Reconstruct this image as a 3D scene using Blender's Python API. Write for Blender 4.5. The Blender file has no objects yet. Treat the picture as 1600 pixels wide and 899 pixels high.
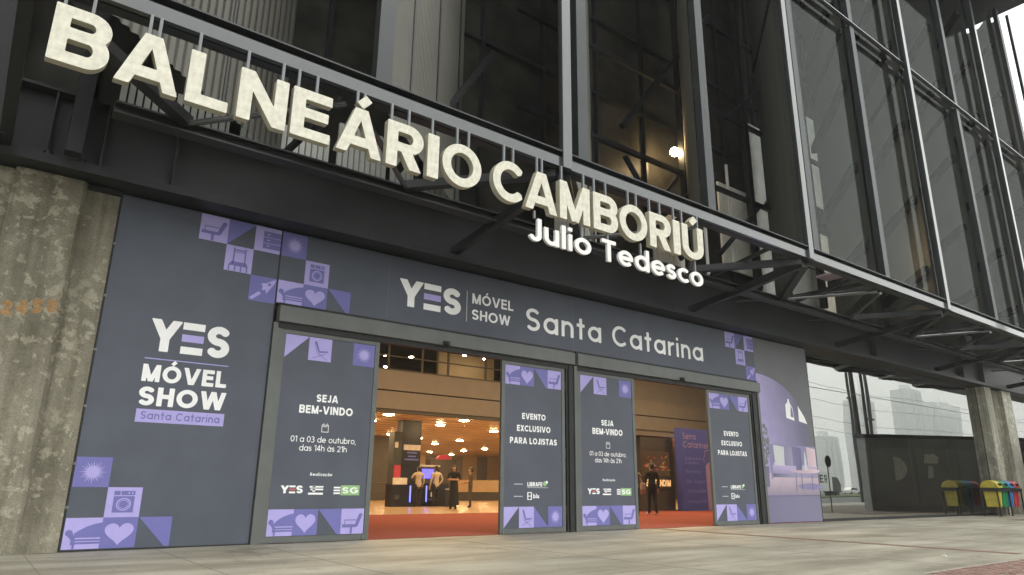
import bpy, bmesh, math, random
import numpy as np
from mathutils import Vector, Matrix
from mathutils.geometry import tessellate_polygon
random.seed(7)
S = bpy.context.scene
COL = S.collection
R = math.radians
# ------------------------------------------------------------------ camera, sky, sun, exposure
cam_d = bpy.data.cameras.new("camera"); cam = bpy.data.objects.new("camera", cam_d); COL.objects.link(cam)
M3 = Matrix(((0.7935607, -0.1760590, -0.5824643), (-0.6084047, -0.2134492, -0.7643842), (0.0102502, 0.9609592, -0.2765000)))
cam.matrix_world = Matrix.Translation((0, -11.339, 0.9)) @ M3.to_4x4()
cam_d.lens = 24.28; cam_d.sensor_width = 36; cam_d.clip_start = 0.05; cam_d.clip_end = 3000
S.camera = cam
world = bpy.data.worlds.new("World"); S.world = world; world.use_nodes = True
wn = world.node_tree; bg = wn.nodes['Background']
sky = wn.nodes.new('ShaderNodeTexSky'); sky.sky_type = 'NISHITA'; sky.sun_disc = False
sky.sun_elevation = R(58); sky.sun_rotation = R(160); sky.dust_density = 6; sky.air_density = 2.0
hsv = wn.nodes.new('ShaderNodeHueSaturation'); hsv.inputs['Saturation'].default_value = 0.10
mixw = wn.nodes.new('ShaderNodeMixRGB'); mixw.inputs[0].default_value = 0.8        # cloud layer: evens the sky out
tcw = wn.nodes.new('ShaderNodeTexCoord'); sep = wn.nodes.new('ShaderNodeSeparateXYZ'); crw = wn.nodes.new('ShaderNodeValToRGB')   # cloud cover, paler and brighter low down
nzw = wn.nodes.new('ShaderNodeTexNoise'); nzw.inputs['Scale'].default_value = 2.2; nzw.inputs['Detail'].default_value = 5
adw = wn.nodes.new('ShaderNodeMath'); adw.operation = 'MULTIPLY_ADD'; adw.inputs[1].default_value = .25
wn.links.new(tcw.outputs['Generated'], sep.inputs[0]); wn.links.new(tcw.outputs['Generated'], nzw.inputs['Vector'])
wn.links.new(nzw.outputs['Fac'], adw.inputs[0]); wn.links.new(sep.outputs['Z'], adw.inputs[2]); wn.links.new(adw.outputs[0], crw.inputs[0])
crw.color_ramp.elements[0].position = .12; crw.color_ramp.elements[1].position = .75
crw.color_ramp.elements[0].color = (1, 1, .96, 1); crw.color_ramp.elements[1].color = (.66, .69, .67, 1)
mul = wn.nodes.new('ShaderNodeVectorMath'); mul.operation = 'SCALE'; mul.inputs['Scale'].default_value = 10.2
wn.links.new(crw.outputs[0], mul.inputs[0]); wn.links.new(mul.outputs[0], mixw.inputs[2])
wn.links.new(sky.outputs[0], hsv.inputs['Color']); wn.links.new(hsv.outputs[0], mixw.inputs[1])
wn.links.new(mixw.outputs[0], bg.inputs[0]); bg.inputs[1].default_value = 0.15
sun_d = bpy.data.lights.new("sun", 'SUN'); sun_d.energy = 0.7; sun_d.angle = R(22); sun_d.color = (1, .96, .9)
sun = bpy.data.objects.new("sun", sun_d); COL.objects.link(sun)
az = R(160)   # sun stands in front of the facade, to the right
sv = Vector((math.sin(az) * math.cos(R(58)), math.cos(az) * math.cos(R(58)), math.sin(R(58))))
sun.rotation_euler = sv.to_track_quat('Z', 'Y').to_euler()
S.view_settings.view_transform = 'Standard'; S.view_settings.look = 'None'
S.view_settings.exposure = 0.96; S.view_settings.gamma = 1
S.view_settings.use_curve_mapping = False
try:
    S.cycles.max_bounces = 8; S.cycles.caustics_reflective = False; S.cycles.caustics_refractive = False
    S.cycles.sample_clamp_indirect = 6
except Exception: pass

# ------------------------------------------------------------------ materials
MATS = {}
def nodes(name):
    m = bpy.data.materials.new(name); m.use_nodes = True; MATS[name] = m
    return m, m.node_tree, m.node_tree.nodes['Principled BSDF']
def mat(name, c, rough=.6, metal=0, noise=.12, scale=6, spec=.5, bump=0, emit=None, es=0, alpha=1, coat=0):
    m, t, b = nodes(name)
    b.inputs['Roughness'].default_value = rough; b.inputs['Metallic'].default_value = metal
    b.inputs['Specular IOR Level'].default_value = spec
    tc = t.nodes.new('ShaderNodeTexCoord'); n = t.nodes.new('ShaderNodeTexNoise')
    n.inputs['Scale'].default_value = scale; n.inputs['Detail'].default_value = 5
    t.links.new(tc.outputs['Object'], n.inputs['Vector'])
    r = t.nodes.new('ShaderNodeValToRGB'); e = r.color_ramp.elements
    e[0].position = .3; e[1].position = .7
    e[0].color = tuple(x * (1 - noise) for x in c) + (1,); e[1].color = tuple(min(1, x * (1 + noise)) for x in c) + (1,)
    t.links.new(n.outputs['Fac'], r.inputs[0]); t.links.new(r.outputs[0], b.inputs['Base Color'])
    if bump:
        bp = t.nodes.new('ShaderNodeBump'); bp.inputs['Strength'].default_value = bump; bp.inputs['Distance'].default_value = .02
        t.links.new(n.outputs['Fac'], bp.inputs['Height']); t.links.new(bp.outputs[0], b.inputs['Normal'])
    if emit: b.inputs['Emission Color'].default_value = tuple(emit) + (1,); b.inputs['Emission Strength'].default_value = es
    if alpha < 1: b.inputs['Alpha'].default_value = alpha
    if coat: b.inputs['Coat Weight'].default_value = coat; b.inputs['Coat Roughness'].default_value = .06; b.inputs['Coat IOR'].default_value = 1.7
    return m
def srgb(r, g, b):
    f = lambda v: (v / 255 / 12.92) if v <= 10 else ((v / 255 + .055) / 1.055) ** 2.4
    return (f(r), f(g), f(b))
def concrete(name, dark, mid, light, scale=2.2, cut=.55):
    # weathered concrete: big tone patches plus peeled limewash with hard ragged edges
    m, t, b = nodes(name); L = t.links.new
    tc = t.nodes.new('ShaderNodeTexCoord')
    n1 = t.nodes.new('ShaderNodeTexNoise'); n1.inputs['Scale'].default_value = scale; n1.inputs['Detail'].default_value = 8; n1.inputs['Roughness'].default_value = .65
    n2 = t.nodes.new('ShaderNodeTexNoise'); n2.inputs['Scale'].default_value = scale * 4.5; n2.inputs['Detail'].default_value = 9; n2.inputs['Roughness'].default_value = .62; n2.inputs['Distortion'].default_value = .25
    n3 = t.nodes.new('ShaderNodeTexNoise'); n3.inputs['Scale'].default_value = scale * .5; n3.inputs['Detail'].default_value = 3
    for n in (n1, n2, n3): L(tc.outputs['Object'], n.inputs['Vector'])
    r1 = t.nodes.new('ShaderNodeValToRGB'); r1.color_ramp.elements[0].position = .32; r1.color_ramp.elements[1].position = .68
    r1.color_ramp.elements[0].color = dark + (1,); r1.color_ramp.elements[1].color = mid + (1,)
    L(n1.outputs['Fac'], r1.inputs[0])
    ad = t.nodes.new('ShaderNodeMath'); ad.operation = 'MULTIPLY_ADD'; ad.inputs[1].default_value = .45; L(n3.outputs['Fac'], ad.inputs[0])
    mu = t.nodes.new('ShaderNodeMath'); mu.operation = 'MULTIPLY'; mu.inputs[1].default_value = .75; L(n2.outputs['Fac'], mu.inputs[0]); L(mu.outputs[0], ad.inputs[2])
    r2 = t.nodes.new('ShaderNodeValToRGB'); r2.color_ramp.elements[0].position = cut + .045; r2.color_ramp.elements[1].position = cut + .075
    r2.color_ramp.elements[0].color = (0, 0, 0, 1); r2.color_ramp.elements[1].color = (1, 1, 1, 1)
    L(ad.outputs[0], r2.inputs[0])
    mx = t.nodes.new('ShaderNodeMixRGB'); L(r2.outputs[0], mx.inputs[0]); L(r1.outputs[0], mx.inputs[1]); mx.inputs[2].default_value = light + (1,)
    mp = t.nodes.new('ShaderNodeMapping'); mp.inputs['Scale'].default_value = (5, 5, .28); L(tc.outputs['Object'], mp.inputs[0])
    n4 = t.nodes.new('ShaderNodeTexNoise'); n4.inputs['Scale'].default_value = 1.6; n4.inputs['Detail'].default_value = 6; L(mp.outputs[0], n4.inputs['Vector'])
    n5 = t.nodes.new('ShaderNodeTexNoise'); n5.inputs['Scale'].default_value = 45; n5.inputs['Detail'].default_value = 3; L(tc.outputs['Object'], n5.inputs['Vector'])
    cols = mx.outputs[0]
    for nn, lo in ((n4, .70), (n5, .78)):      # water runs, pores
        rr = t.nodes.new('ShaderNodeValToRGB'); rr.color_ramp.elements[0].position = .36; rr.color_ramp.elements[1].position = .6
        rr.color_ramp.elements[0].color = (lo, lo, lo * .97, 1); rr.color_ramp.elements[1].color = (1, 1, 1, 1); L(nn.outputs['Fac'], rr.inputs[0])
        my = t.nodes.new('ShaderNodeMixRGB'); my.blend_type = 'MULTIPLY'; my.inputs[0].default_value = 1; L(cols, my.inputs[1]); L(rr.outputs[0], my.inputs[2]); cols = my.outputs[0]
    L(cols, b.inputs['Base Color']); b.inputs['Roughness'].default_value = .85; b.inputs['Specular IOR Level'].default_value = .25
    bp = t.nodes.new('ShaderNodeBump'); bp.inputs['Strength'].default_value = .6; bp.inputs['Distance'].default_value = .02
    L(n2.outputs['Fac'], bp.inputs['Height']); L(bp.outputs[0], b.inputs['Normal'])
    return m
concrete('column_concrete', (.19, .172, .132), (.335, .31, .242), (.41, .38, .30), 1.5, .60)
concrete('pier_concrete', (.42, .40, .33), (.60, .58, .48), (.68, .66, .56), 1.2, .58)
def pavement_mat():
    m, t, b = nodes('pavement_concrete'); L = t.links.new
    tc = t.nodes.new('ShaderNodeTexCoord')
    def noise(s, d, r=.6, vec=None, sc=None):
        n = t.nodes.new('ShaderNodeTexNoise'); n.inputs['Scale'].default_value = s; n.inputs['Detail'].default_value = d; n.inputs['Roughness'].default_value = r
        src = tc.outputs['Object']
        if sc:
            mp = t.nodes.new('ShaderNodeMapping'); mp.inputs['Scale'].default_value = sc; L(src, mp.inputs[0]); src = mp.outputs[0]
        L(src, n.inputs['Vector']); return n.outputs['Fac']
    def ramp(f, p0, p1, c0, c1):
        r = t.nodes.new('ShaderNodeValToRGB'); r.color_ramp.elements[0].position = p0; r.color_ramp.elements[1].position = p1
        r.color_ramp.elements[0].color = c0 + (1,); r.color_ramp.elements[1].color = c1 + (1,); L(f, r.inputs[0]); return r.outputs[0]
    def mix(fac, a, c, mode='MULTIPLY', f=1):
        x = t.nodes.new('ShaderNodeMixRGB'); x.blend_type = mode
        if fac is None: x.inputs[0].default_value = f
        else: L(fac, x.inputs[0])
        L(a, x.inputs[1])
        if isinstance(c, tuple): x.inputs[2].default_value = c + (1,)
        else: L(c, x.inputs[2])
        return x.outputs[0]
    base = ramp(noise(.7, 8, .65), .3, .7, (.295, .278, .228), (.43, .405, .335))
    base = mix(None, base, ramp(noise(.5, 7, .7, sc=(.5, 2.4, 1)), .38, .62, (.60, .58, .55), (1.03, 1.03, 1.03)))
    base = mix(None, base, ramp(noise(38, 3, .7), .35, .7, (.82, .82, .8), (1.08, 1.07, 1.05)))
    spots = ramp(noise(5.5, 2, .5), .69, .73, (1, 1, 1), (.62, .6, .56))
    base = mix(None, base, spots)
    stain = ramp(noise(.33, 6, .75, sc=(1.3, .8, 1)), .6, .68, (1, 1, 1), (.66, .65, .62))
    base = mix(None, base, stain)
    L(base, b.inputs['Base Color']); b.inputs['Roughness'].default_value = .62; b.inputs['Specular IOR Level'].default_value = .35
    bp = t.nodes.new('ShaderNodeBump'); bp.inputs['Strength'].default_value = .25; bp.inputs['Distance'].default_value = .01
    L(noise(60, 4, .7), bp.inputs['Height']); L(bp.outputs[0], b.inputs['Normal'])
pavement_mat()
def mirror_glass(name, fac, tint, rough=0.0, wave=.0):
    m, t, b = nodes(name); t.nodes.remove(b); L = t.links.new
    g = t.nodes.new('ShaderNodeBsdfGlossy'); g.inputs['Color'].default_value = (.93, .95, .92, 1); g.inputs['Roughness'].default_value = rough
    tr = t.nodes.new('ShaderNodeBsdfTransparent'); tr.inputs[0].default_value = tint + (1,)
    mx = t.nodes.new('ShaderNodeMixShader'); mx.inputs[0].default_value = fac
    L(tr.outputs[0], mx.inputs[1]); L(g.outputs[0], mx.inputs[2]); L(mx.outputs[0], t.nodes['Material Output'].inputs[0])
    if wave:
        tc = t.nodes.new('ShaderNodeTexCoord'); n = t.nodes.new('ShaderNodeTexNoise'); n.inputs['Scale'].default_value = .55; n.inputs['Detail'].default_value = 1
        mp = t.nodes.new('ShaderNodeMapping'); mp.inputs['Scale'].default_value = (1, 1, .6); L(tc.outputs['Object'], mp.inputs[0]); L(mp.outputs[0], n.inputs['Vector'])
        bp = t.nodes.new('ShaderNodeBump'); bp.inputs['Strength'].default_value = wave; bp.inputs['Distance'].default_value = .1
        L(n.outputs['Fac'], bp.inputs['Height']); L(bp.outputs[0], g.inputs['Normal'])
    return m
mirror_glass('mirror_glass', .43, (.30, .31, .31), 0, .035)
mirror_glass('clear_glass', .08, (.78, .80, .80))
mat('dark_steel', (.014, .0155, .016), .45, noise=.3, scale=3, spec=.4)
mat('girder_paint', (.022, .0235, .024), .5, noise=.25, scale=1.2, spec=.4)
mat('beam_paint', (.022, .027, .031), .30, noise=.25, scale=2.5, spec=.3, coat=1)
mat('mullion_paint', (.020, .024, .027), .42, noise=.15, scale=3, spec=.35, coat=.15)
mat('mullion_bright', (.030, .034, .036), .30, noise=.15, scale=3, spec=.4, coat=1)  # brighter copy of the mullion paint; lit edges put into the colour
mat('door_metal', (.11, .117, .112), .42, noise=.10, scale=3)
mat('black_rubber', (.012, .012, .013), .6)
mat('banner_navy', (.071, .080, .108), .5, noise=.10, scale=1.6, bump=.25)
mat('print_lilac', (.42, .37, .74), .55, noise=.04)
mat('print_violet', (.155, .15, .42), .55, noise=.04)
mat('print_white', (.90, .90, .91), .55, noise=.03)
mat('print_grey', (.55, .56, .58), .6, noise=.03)
mat('print_green', (.30, .52, .22), .55, noise=.03)
mat('print_red', (.55, .12, .12), .55, noise=.03)
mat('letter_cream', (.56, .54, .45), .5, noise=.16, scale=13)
mat('letter_shaded_side', (.40, .375, .29), .55, noise=.08, scale=5)  # darker cream: shading of the letter sides put into the colour
mat('letter_white', (.70, .70, .68), .4, noise=.03)
mat('hanger_metal', (.15, .16, .17), .4, noise=.06)
mat('corrugated', (.088, .085, .070), .55, noise=.18, scale=.8)
mat('corrugated_fine', (.030, .029, .0245), .55, noise=.18, scale=.8)
mat('corrugated_light', (.16, .155, .13), .5, noise=.12, scale=.8)
mat('slat_light', (.80, .80, .76), .5, noise=.10, scale=2)
mat('dark_glass', (.036, .034, .028), .45, noise=.6, scale=1.2, spec=.12)  # uneven brown tone stands in for reflections and the dim interior
mat('void_dark', (.012, .012, .012), .8)
mat('paint_number', (.36, .215, .095), .8, noise=.25, scale=30)
mat('red_carpet', (.27, .070, .052), .95, noise=.22, scale=40, spec=.1)
mat('hall_floor', (.44, .29, .15), .28, noise=.12, scale=1.5)
mat('wood_ceiling', (.66, .45, .25), .4, noise=.2, scale=1.2)
mat('fascia_brown', (.20, .175, .16), .6, noise=.06, scale=2)
mat('wall_warm', (.52, .39, .22), .6, noise=.10, scale=1)
mat('wall_dark', (.07, .062, .055), .7)
mat('lamp_glow', (1, .9, .7), emit=(1, .70, .36), es=105)
mat('lamp_white', (1, .95, .9), emit=(1, .80, .55), es=45)
mat('lamp_ring', (.6, .5, .4), .5)
mat('desk_navy', (.014, .016, .026), .4, noise=.1)
mat('led_blue', (.1, .1, .8), emit=(.10, .12, 1), es=2.2)
mat('screen_blue', (.02, .02, .2), emit=(.12, .10, .95), es=1.3)
mat('screen_red', (.3, .02, .03), emit=(.5, .04, .05), es=.2)
mat('screen_text', (.5, .3, .1), emit=(1, .55, .22), es=.55)
mat('screen_dark', (.01, .01, .01), .2, emit=(.10, .045, .015), es=.35)
mat('cushion_dark', (.05, .052, .052), .6)
mat('white_board', (.62, .58, .54), .5)
mat('banner_purple', (.065, .085, .42), .6, noise=.06)
mat('banner_purple_text', (.16, .18, .62), .6, noise=.05)
mat('banner_mauve', (.33, .25, .52), .6, noise=.05)
mat('skin', (.46, .27, .18), .55, noise=.06)
mat('hair_dark', (.018, .012, .010), .5)
mat('shirt_pale', (.42, .35, .28), .8, noise=.06)
mat('cloth_black', (.012, .012, .014), .85)
mat('cloth_olive', (.10, .075, .045), .85)
mat('trouser_grey', (.07, .06, .055), .85)
mat('shoe_white', (.72, .68, .62), .6)
mat('shoe_dark', (.02, .016, .014), .5)
mat('bin_yellow', (.60, .50, .07), .55, noise=.15)
mat('bin_green', (.02, .26, .10), .4, noise=.05)
mat('bin_blue', (.05, .25, .58), .4, noise=.05)
mat('bin_red', (.55, .05, .06), .4, noise=.05)
mat('asphalt', (.085, .085, .086), .85, noise=.2, scale=2)
mat('kerb_stone', (.34, .33, .30), .8, noise=.15)
mat('grass', (.07, .11, .03), .9, noise=.4, scale=2)
mat('road_paint', (.7, .7, .68), .7)
mat('brick_red', (.20, .115, .09), .85, noise=.3, scale=6)
mat('brick_joint', (.33, .31, .27), .9, noise=.2)
mat('hoarding', (.24, .25, .25), .5, noise=.25, scale=.8)
mat('hoarding_panel', (.30, .31, .305), .45, noise=.2, scale=.8)
mat('pale_lens', (.75, .76, .70), .5)
mat('vehicle_white', (.78, .78, .77), .3, noise=.03)
mat('vehicle_glass', (.02, .022, .025), .1)
mat('tyre', (.02, .02, .02), .8)
mat('leaf', (.045, .085, .025), .8, noise=.5, scale=1.5)
mat('bark', (.10, .08, .06), .9)
mat('tower_pale', (.90, .91, .90), .7, noise=.05, scale=.05)  # tower walls and windows kept pale, distance haze put into the colour
mat('tower_window', (.70, .73, .74), .5)
mat('drain_dark', (.05, .05, .05), .7)
mat('joint_line', (.17, .16, .14), .9)
mat('brick_dull', (.12, .098, .08), .9, noise=.3, scale=3)
mat('gum_dark', (.15, .14, .12), .9)
mat('paper_white', (.8, .8, .8), .7)
mat('mural_grey', (.135, .135, .15), .55, noise=.08, scale=1.2)
mat('mural_lav2', (.235, .215, .38), .55, noise=.08)
mat('mural_line', (.14, .12, .25), .55)
mat('mural_leaf', (.17, .17, .19), .55, noise=.3, scale=12)
def printed_gradient(name, c0, c1, x0, x1, z0=None, z1=None):
    # photographic print: colour drifts across the sheet
    m, t, b = nodes(name); L = t.links.new
    tc = t.nodes.new('ShaderNodeTexCoord'); sp = t.nodes.new('ShaderNodeSeparateXYZ'); L(tc.outputs['Object'], sp.inputs[0])
    mr = t.nodes.new('ShaderNodeMapRange'); L(sp.outputs['X' if z0 is None else 'Z'], mr.inputs[0]); mr.inputs[1].default_value = x0 if z0 is None else z0; mr.inputs[2].default_value = x1 if z0 is None else z1
    n = t.nodes.new('ShaderNodeTexNoise'); n.inputs['Scale'].default_value = 2.5; n.inputs['Detail'].default_value = 6; L(tc.outputs['Object'], n.inputs['Vector'])
    ad = t.nodes.new('ShaderNodeMath'); ad.operation = 'MULTIPLY_ADD'; ad.inputs[1].default_value = .35; ad.inputs[2].default_value = -.17; L(n.outputs['Fac'], ad.inputs[0])
    a2 = t.nodes.new('ShaderNodeMath'); L(ad.outputs[0], a2.inputs[0]); L(mr.outputs[0], a2.inputs[1])
    r = t.nodes.new('ShaderNodeValToRGB'); r.color_ramp.elements[0].color = c0 + (1,); r.color_ramp.elements[1].color = c1 + (1,); L(a2.outputs[0], r.inputs[0])
    L(r.outputs[0], b.inputs['Base Color']); b.inputs['Roughness'].default_value = .5
printed_gradient('mural_lav', (.40, .34, .61), (.13, .125, .20), 17.3, 19.6)
printed_gradient('mural_sofa', (.20, .165, .33), (.50, .43, .66), 0, 0, 1.15, 1.6)
printed_gradient('mural_cush', (.14, .13, .22), (.30, .28, .42), 17.9, 18.9)
printed_gradient('mural_deep', (.24, .22, .40), (.12, .11, .22), 18.3, 19.4)
printed_gradient('mural_pink', (.50, .38, .46), (.68, .52, .58), 19.4, 20.1)
printed_gradient('mural_floor', (.24, .20, .28), (.55, .44, .51), 0, 0, .7, 1.3)
printed_gradient('mural_base', (.17, .155, .26), (.20, .185, .29), 17.4, 20.1)
def mesh_screen():
    # perforated metal mesh: partly see-through
    m, t, b = nodes('mesh_metal'); L = t.links.new
    tc = t.nodes.new('ShaderNodeTexCoord'); n = t.nodes.new('ShaderNodeTexNoise'); n.inputs['Scale'].default_value = .9; n.inputs['Detail'].default_value = 4
    mp = t.nodes.new('ShaderNodeMapping'); mp.inputs['Scale'].default_value = (2, 2, .25); L(tc.outputs['Object'], mp.inputs[0]); L(mp.outputs[0], n.inputs['Vector'])
    r = t.nodes.new('ShaderNodeValToRGB'); r.color_ramp.elements[0].color = (.17, .168, .152, 1); r.color_ramp.elements[1].color = (.235, .228, .205, 1)
    L(n.outputs['Fac'], r.inputs[0]); t.nodes.remove(b)
    df = t.nodes.new('ShaderNodeBsdfDiffuse'); tl = t.nodes.new('ShaderNodeBsdfTranslucent'); tp = t.nodes.new('ShaderNodeBsdfTransparent')
    L(r.outputs[0], df.inputs[0]); L(r.outputs[0], tl.inputs[0])
    m1 = t.nodes.new('ShaderNodeMixShader'); m1.inputs[0].default_value = .4; L(df.outputs[0], m1.inputs[1]); L(tl.outputs[0], m1.inputs[2])
    m2 = t.nodes.new('ShaderNodeMixShader'); m2.inputs[0].default_value = .06; L(m1.outputs[0], m2.inputs[1]); L(tp.outputs[0], m2.inputs[2])
    L(m2.outputs[0], t.nodes['Material Output'].inputs[0])
mesh_screen()
mirror_glass('screen_glass', .028, (.93, .95, .95))

# ------------------------------------------------------------------ helpers
class MB:
    def __init__(s): s.v = []; s.f = []; s.m = []; s.names = []; s.smooth = []
    def mi(s, n):
        if n not in s.names: s.names.append(n)
        return s.names.index(n)
    def add(s, vs, fs, m, smooth=False):
        o = len(s.v); s.v += [tuple(v) for v in vs]; i = s.mi(m)
        for f in fs: s.f.append([o + k for k in f]); s.m.append(i); s.smooth.append(smooth)
        return s
    def box(s, a, b, m):
        x0, y0, z0 = [min(p, q) for p, q in zip(a, b)]; x1, y1, z1 = [max(p, q) for p, q in zip(a, b)]
        return s.add([(x0, y0, z0), (x1, y0, z0), (x1, y1, z0), (x0, y1, z0), (x0, y0, z1), (x1, y0, z1), (x1, y1, z1), (x0, y1, z1)],
                     [(3, 2, 1, 0), (4, 5, 6, 7), (0, 1, 5, 4), (1, 2, 6, 5), (2, 3, 7, 6), (3, 0, 4, 7)], m)
    def bar(s, p, q, w, h, m, up=(0, 0, 1)):
        p, q = Vector(p), Vector(q); d = (q - p).normalized(); u = Vector(up)
        if abs(d.dot(u)) > .98: u = Vector((0, 1, 0))
        sx = d.cross(u).normalized() * (w / 2); sz = sx.cross(d).normalized() * (h / 2)
        vs = [p - sx - sz, p + sx - sz, p + sx + sz, p - sx + sz, q - sx - sz, q + sx - sz, q + sx + sz, q - sx + sz]
        return s.add(vs, [(3, 2, 1, 0), (4, 5, 6, 7), (0, 1, 5, 4), (1, 2, 6, 5), (2, 3, 7, 6), (3, 0, 4, 7)], m)
    def ibeam(s, p, q, w, h, m, t=.03):
        p, q = Vector(p), Vector(q); d = (q - p).normalized(); u = Vector((0, 0, 1))
        if abs(d.dot(u)) > .98: u = Vector((0, 1, 0))
        sx = d.cross(u).normalized(); sz = sx.cross(d).normalized()
        s.bar(p + sz * (h - t) / 2, q + sz * (h - t) / 2, w, t, m); s.bar(p - sz * (h - t) / 2, q - sz * (h - t) / 2, w, t, m)
        return s.bar(p, q, t, h - 2 * t, m)
    def tube(s, p, q, r, m, n=10, r2=None):
        p, q = Vector(p), Vector(q); d = (q - p).normalized(); a = d.orthogonal().normalized(); b = d.cross(a); r2 = r if r2 is None else r2
        vs = []
        for c, rr in ((p, r), (q, r2)):
            for k in range(n):
                t = 2 * math.pi * k / n; vs.append(c + (a * math.cos(t) + b * math.sin(t)) * rr)
        s.add(vs, [(k, (k + 1) % n, n + (k + 1) % n, n + k) for k in range(n)], m, True)
        return s.add(vs[:n] + vs[n:], [tuple(range(n))[::-1], tuple(range(n, 2 * n))], m)
    def ball(s, c, r, m, n=10, k=6, half=False):
        rx, ry, rz = r if isinstance(r, tuple) else (r, r, r); vs = []; fs = []
        for j in range(k + 1):
            th = math.pi * j / k * (.5 if half else 1)
            for i in range(n):
                ph = 2 * math.pi * i / n
                vs.append((c[0] + rx * math.sin(th) * math.cos(ph), c[1] + ry * math.sin(th) * math.sin(ph), c[2] + rz * math.cos(th)))
        for j in range(k):
            for i in range(n):
                fs.append((j * n + i, (j + 1) * n + i, (j + 1) * n + (i + 1) % n, j * n + (i + 1) % n))
        return s.add(vs, fs, m, True)
    def prism(s, poly, axis, a, b, m):   # poly in the two other axes, extruded from a to b
        def P(u, w, k):
            return {'x': (k, u, w), 'y': (u, k, w), 'z': (u, w, k)}[axis]
        n = len(poly); vs = [P(u, w, a) for u, w in poly] + [P(u, w, b) for u, w in poly]
        tris = tessellate_polygon([[Vector((u, w, 0)) for u, w in poly]])
        fs = [tuple(t) for t in tris] + [tuple(n + i for i in t)[::-1] for t in tris]
        fs += [(i, (i + 1) % n, n + (i + 1) % n, n + i) for i in range(n)]
        return s.add(vs, fs, m)
    def flat(s, poly, y, m):             # decal facing -y, thin print
        tris = tessellate_polygon([[Vector((u, w, 0)) for u, w in poly]])
        vs = [(u, y, w) for u, w in poly]; fs = []
        for t in tris:
            a, b, c = [poly[i] for i in t]
            cr = (b[0] - a[0]) * (c[1] - a[1]) - (b[1] - a[1]) * (c[0] - a[0])
            fs.append(tuple(t) if cr > 0 else tuple(t)[::-1])
        return s.add(vs, fs, m)
    def build(s, name, parent=None, loc=None, bevel=0):
        me = bpy.data.meshes.new(name); me.from_pydata(s.v, [], s.f); me.update()
        for n in s.names: me.materials.append(MATS[n])
        me.polygons.foreach_set('material_index', s.m); me.polygons.foreach_set('use_smooth', s.smooth)
        bm = bmesh.new(); bm.from_mesh(me)
        if not getattr(s, 'open', False): bmesh.ops.recalc_face_normals(bm, faces=bm.faces)
        if bevel: bmesh.ops.bevel(bm, geom=bm.edges[:], offset=bevel, segments=1, affect='EDGES')
        bm.to_mesh(me); bm.free()
        o = bpy.data.objects.new(name, me); COL.objects.link(o)
        if parent:
            o.parent = parent; o.location = loc if loc is not None else ((0, 0, 0) if parent.parent else -parent.location)
        elif loc: o.location = loc
        return o
def tag(o, label=None, cat=None, group=None, kind=None):
    for k, v in (('label', label), ('category', cat), ('group', group), ('kind', kind)):
        if v: o[k] = v
    return o
def thing(name, label, cat, group=None, loc=(0, 0, 0)):
    o = bpy.data.objects.new(name, None); COL.objects.link(o); o.location = loc; o.empty_display_size = .2
    return tag(o, label, cat, group)
def copy_tree(o, parent=None):
    c = o.copy(); COL.objects.link(c)
    if parent: c.parent = parent
    for ch in [k for k in bpy.data.objects if k.parent == o]: copy_tree(ch, c)
    return c
def rect(x0, z0, x1, z1): return [(x0, z0), (x1, z0), (x1, z1), (x0, z1)]
def circ(cx, cz, rx, rz=None, n=28, a0=0, a1=360):
    rz = rx if rz is None else rz; full = abs(a1 - a0) >= 360
    k = n if full else n + 1
    return [(cx + rx * math.cos(R(a0 + (a1 - a0) * i / n)), cz + rz * math.sin(R(a0 + (a1 - a0) * i / n))) for i in range(k)]

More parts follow.
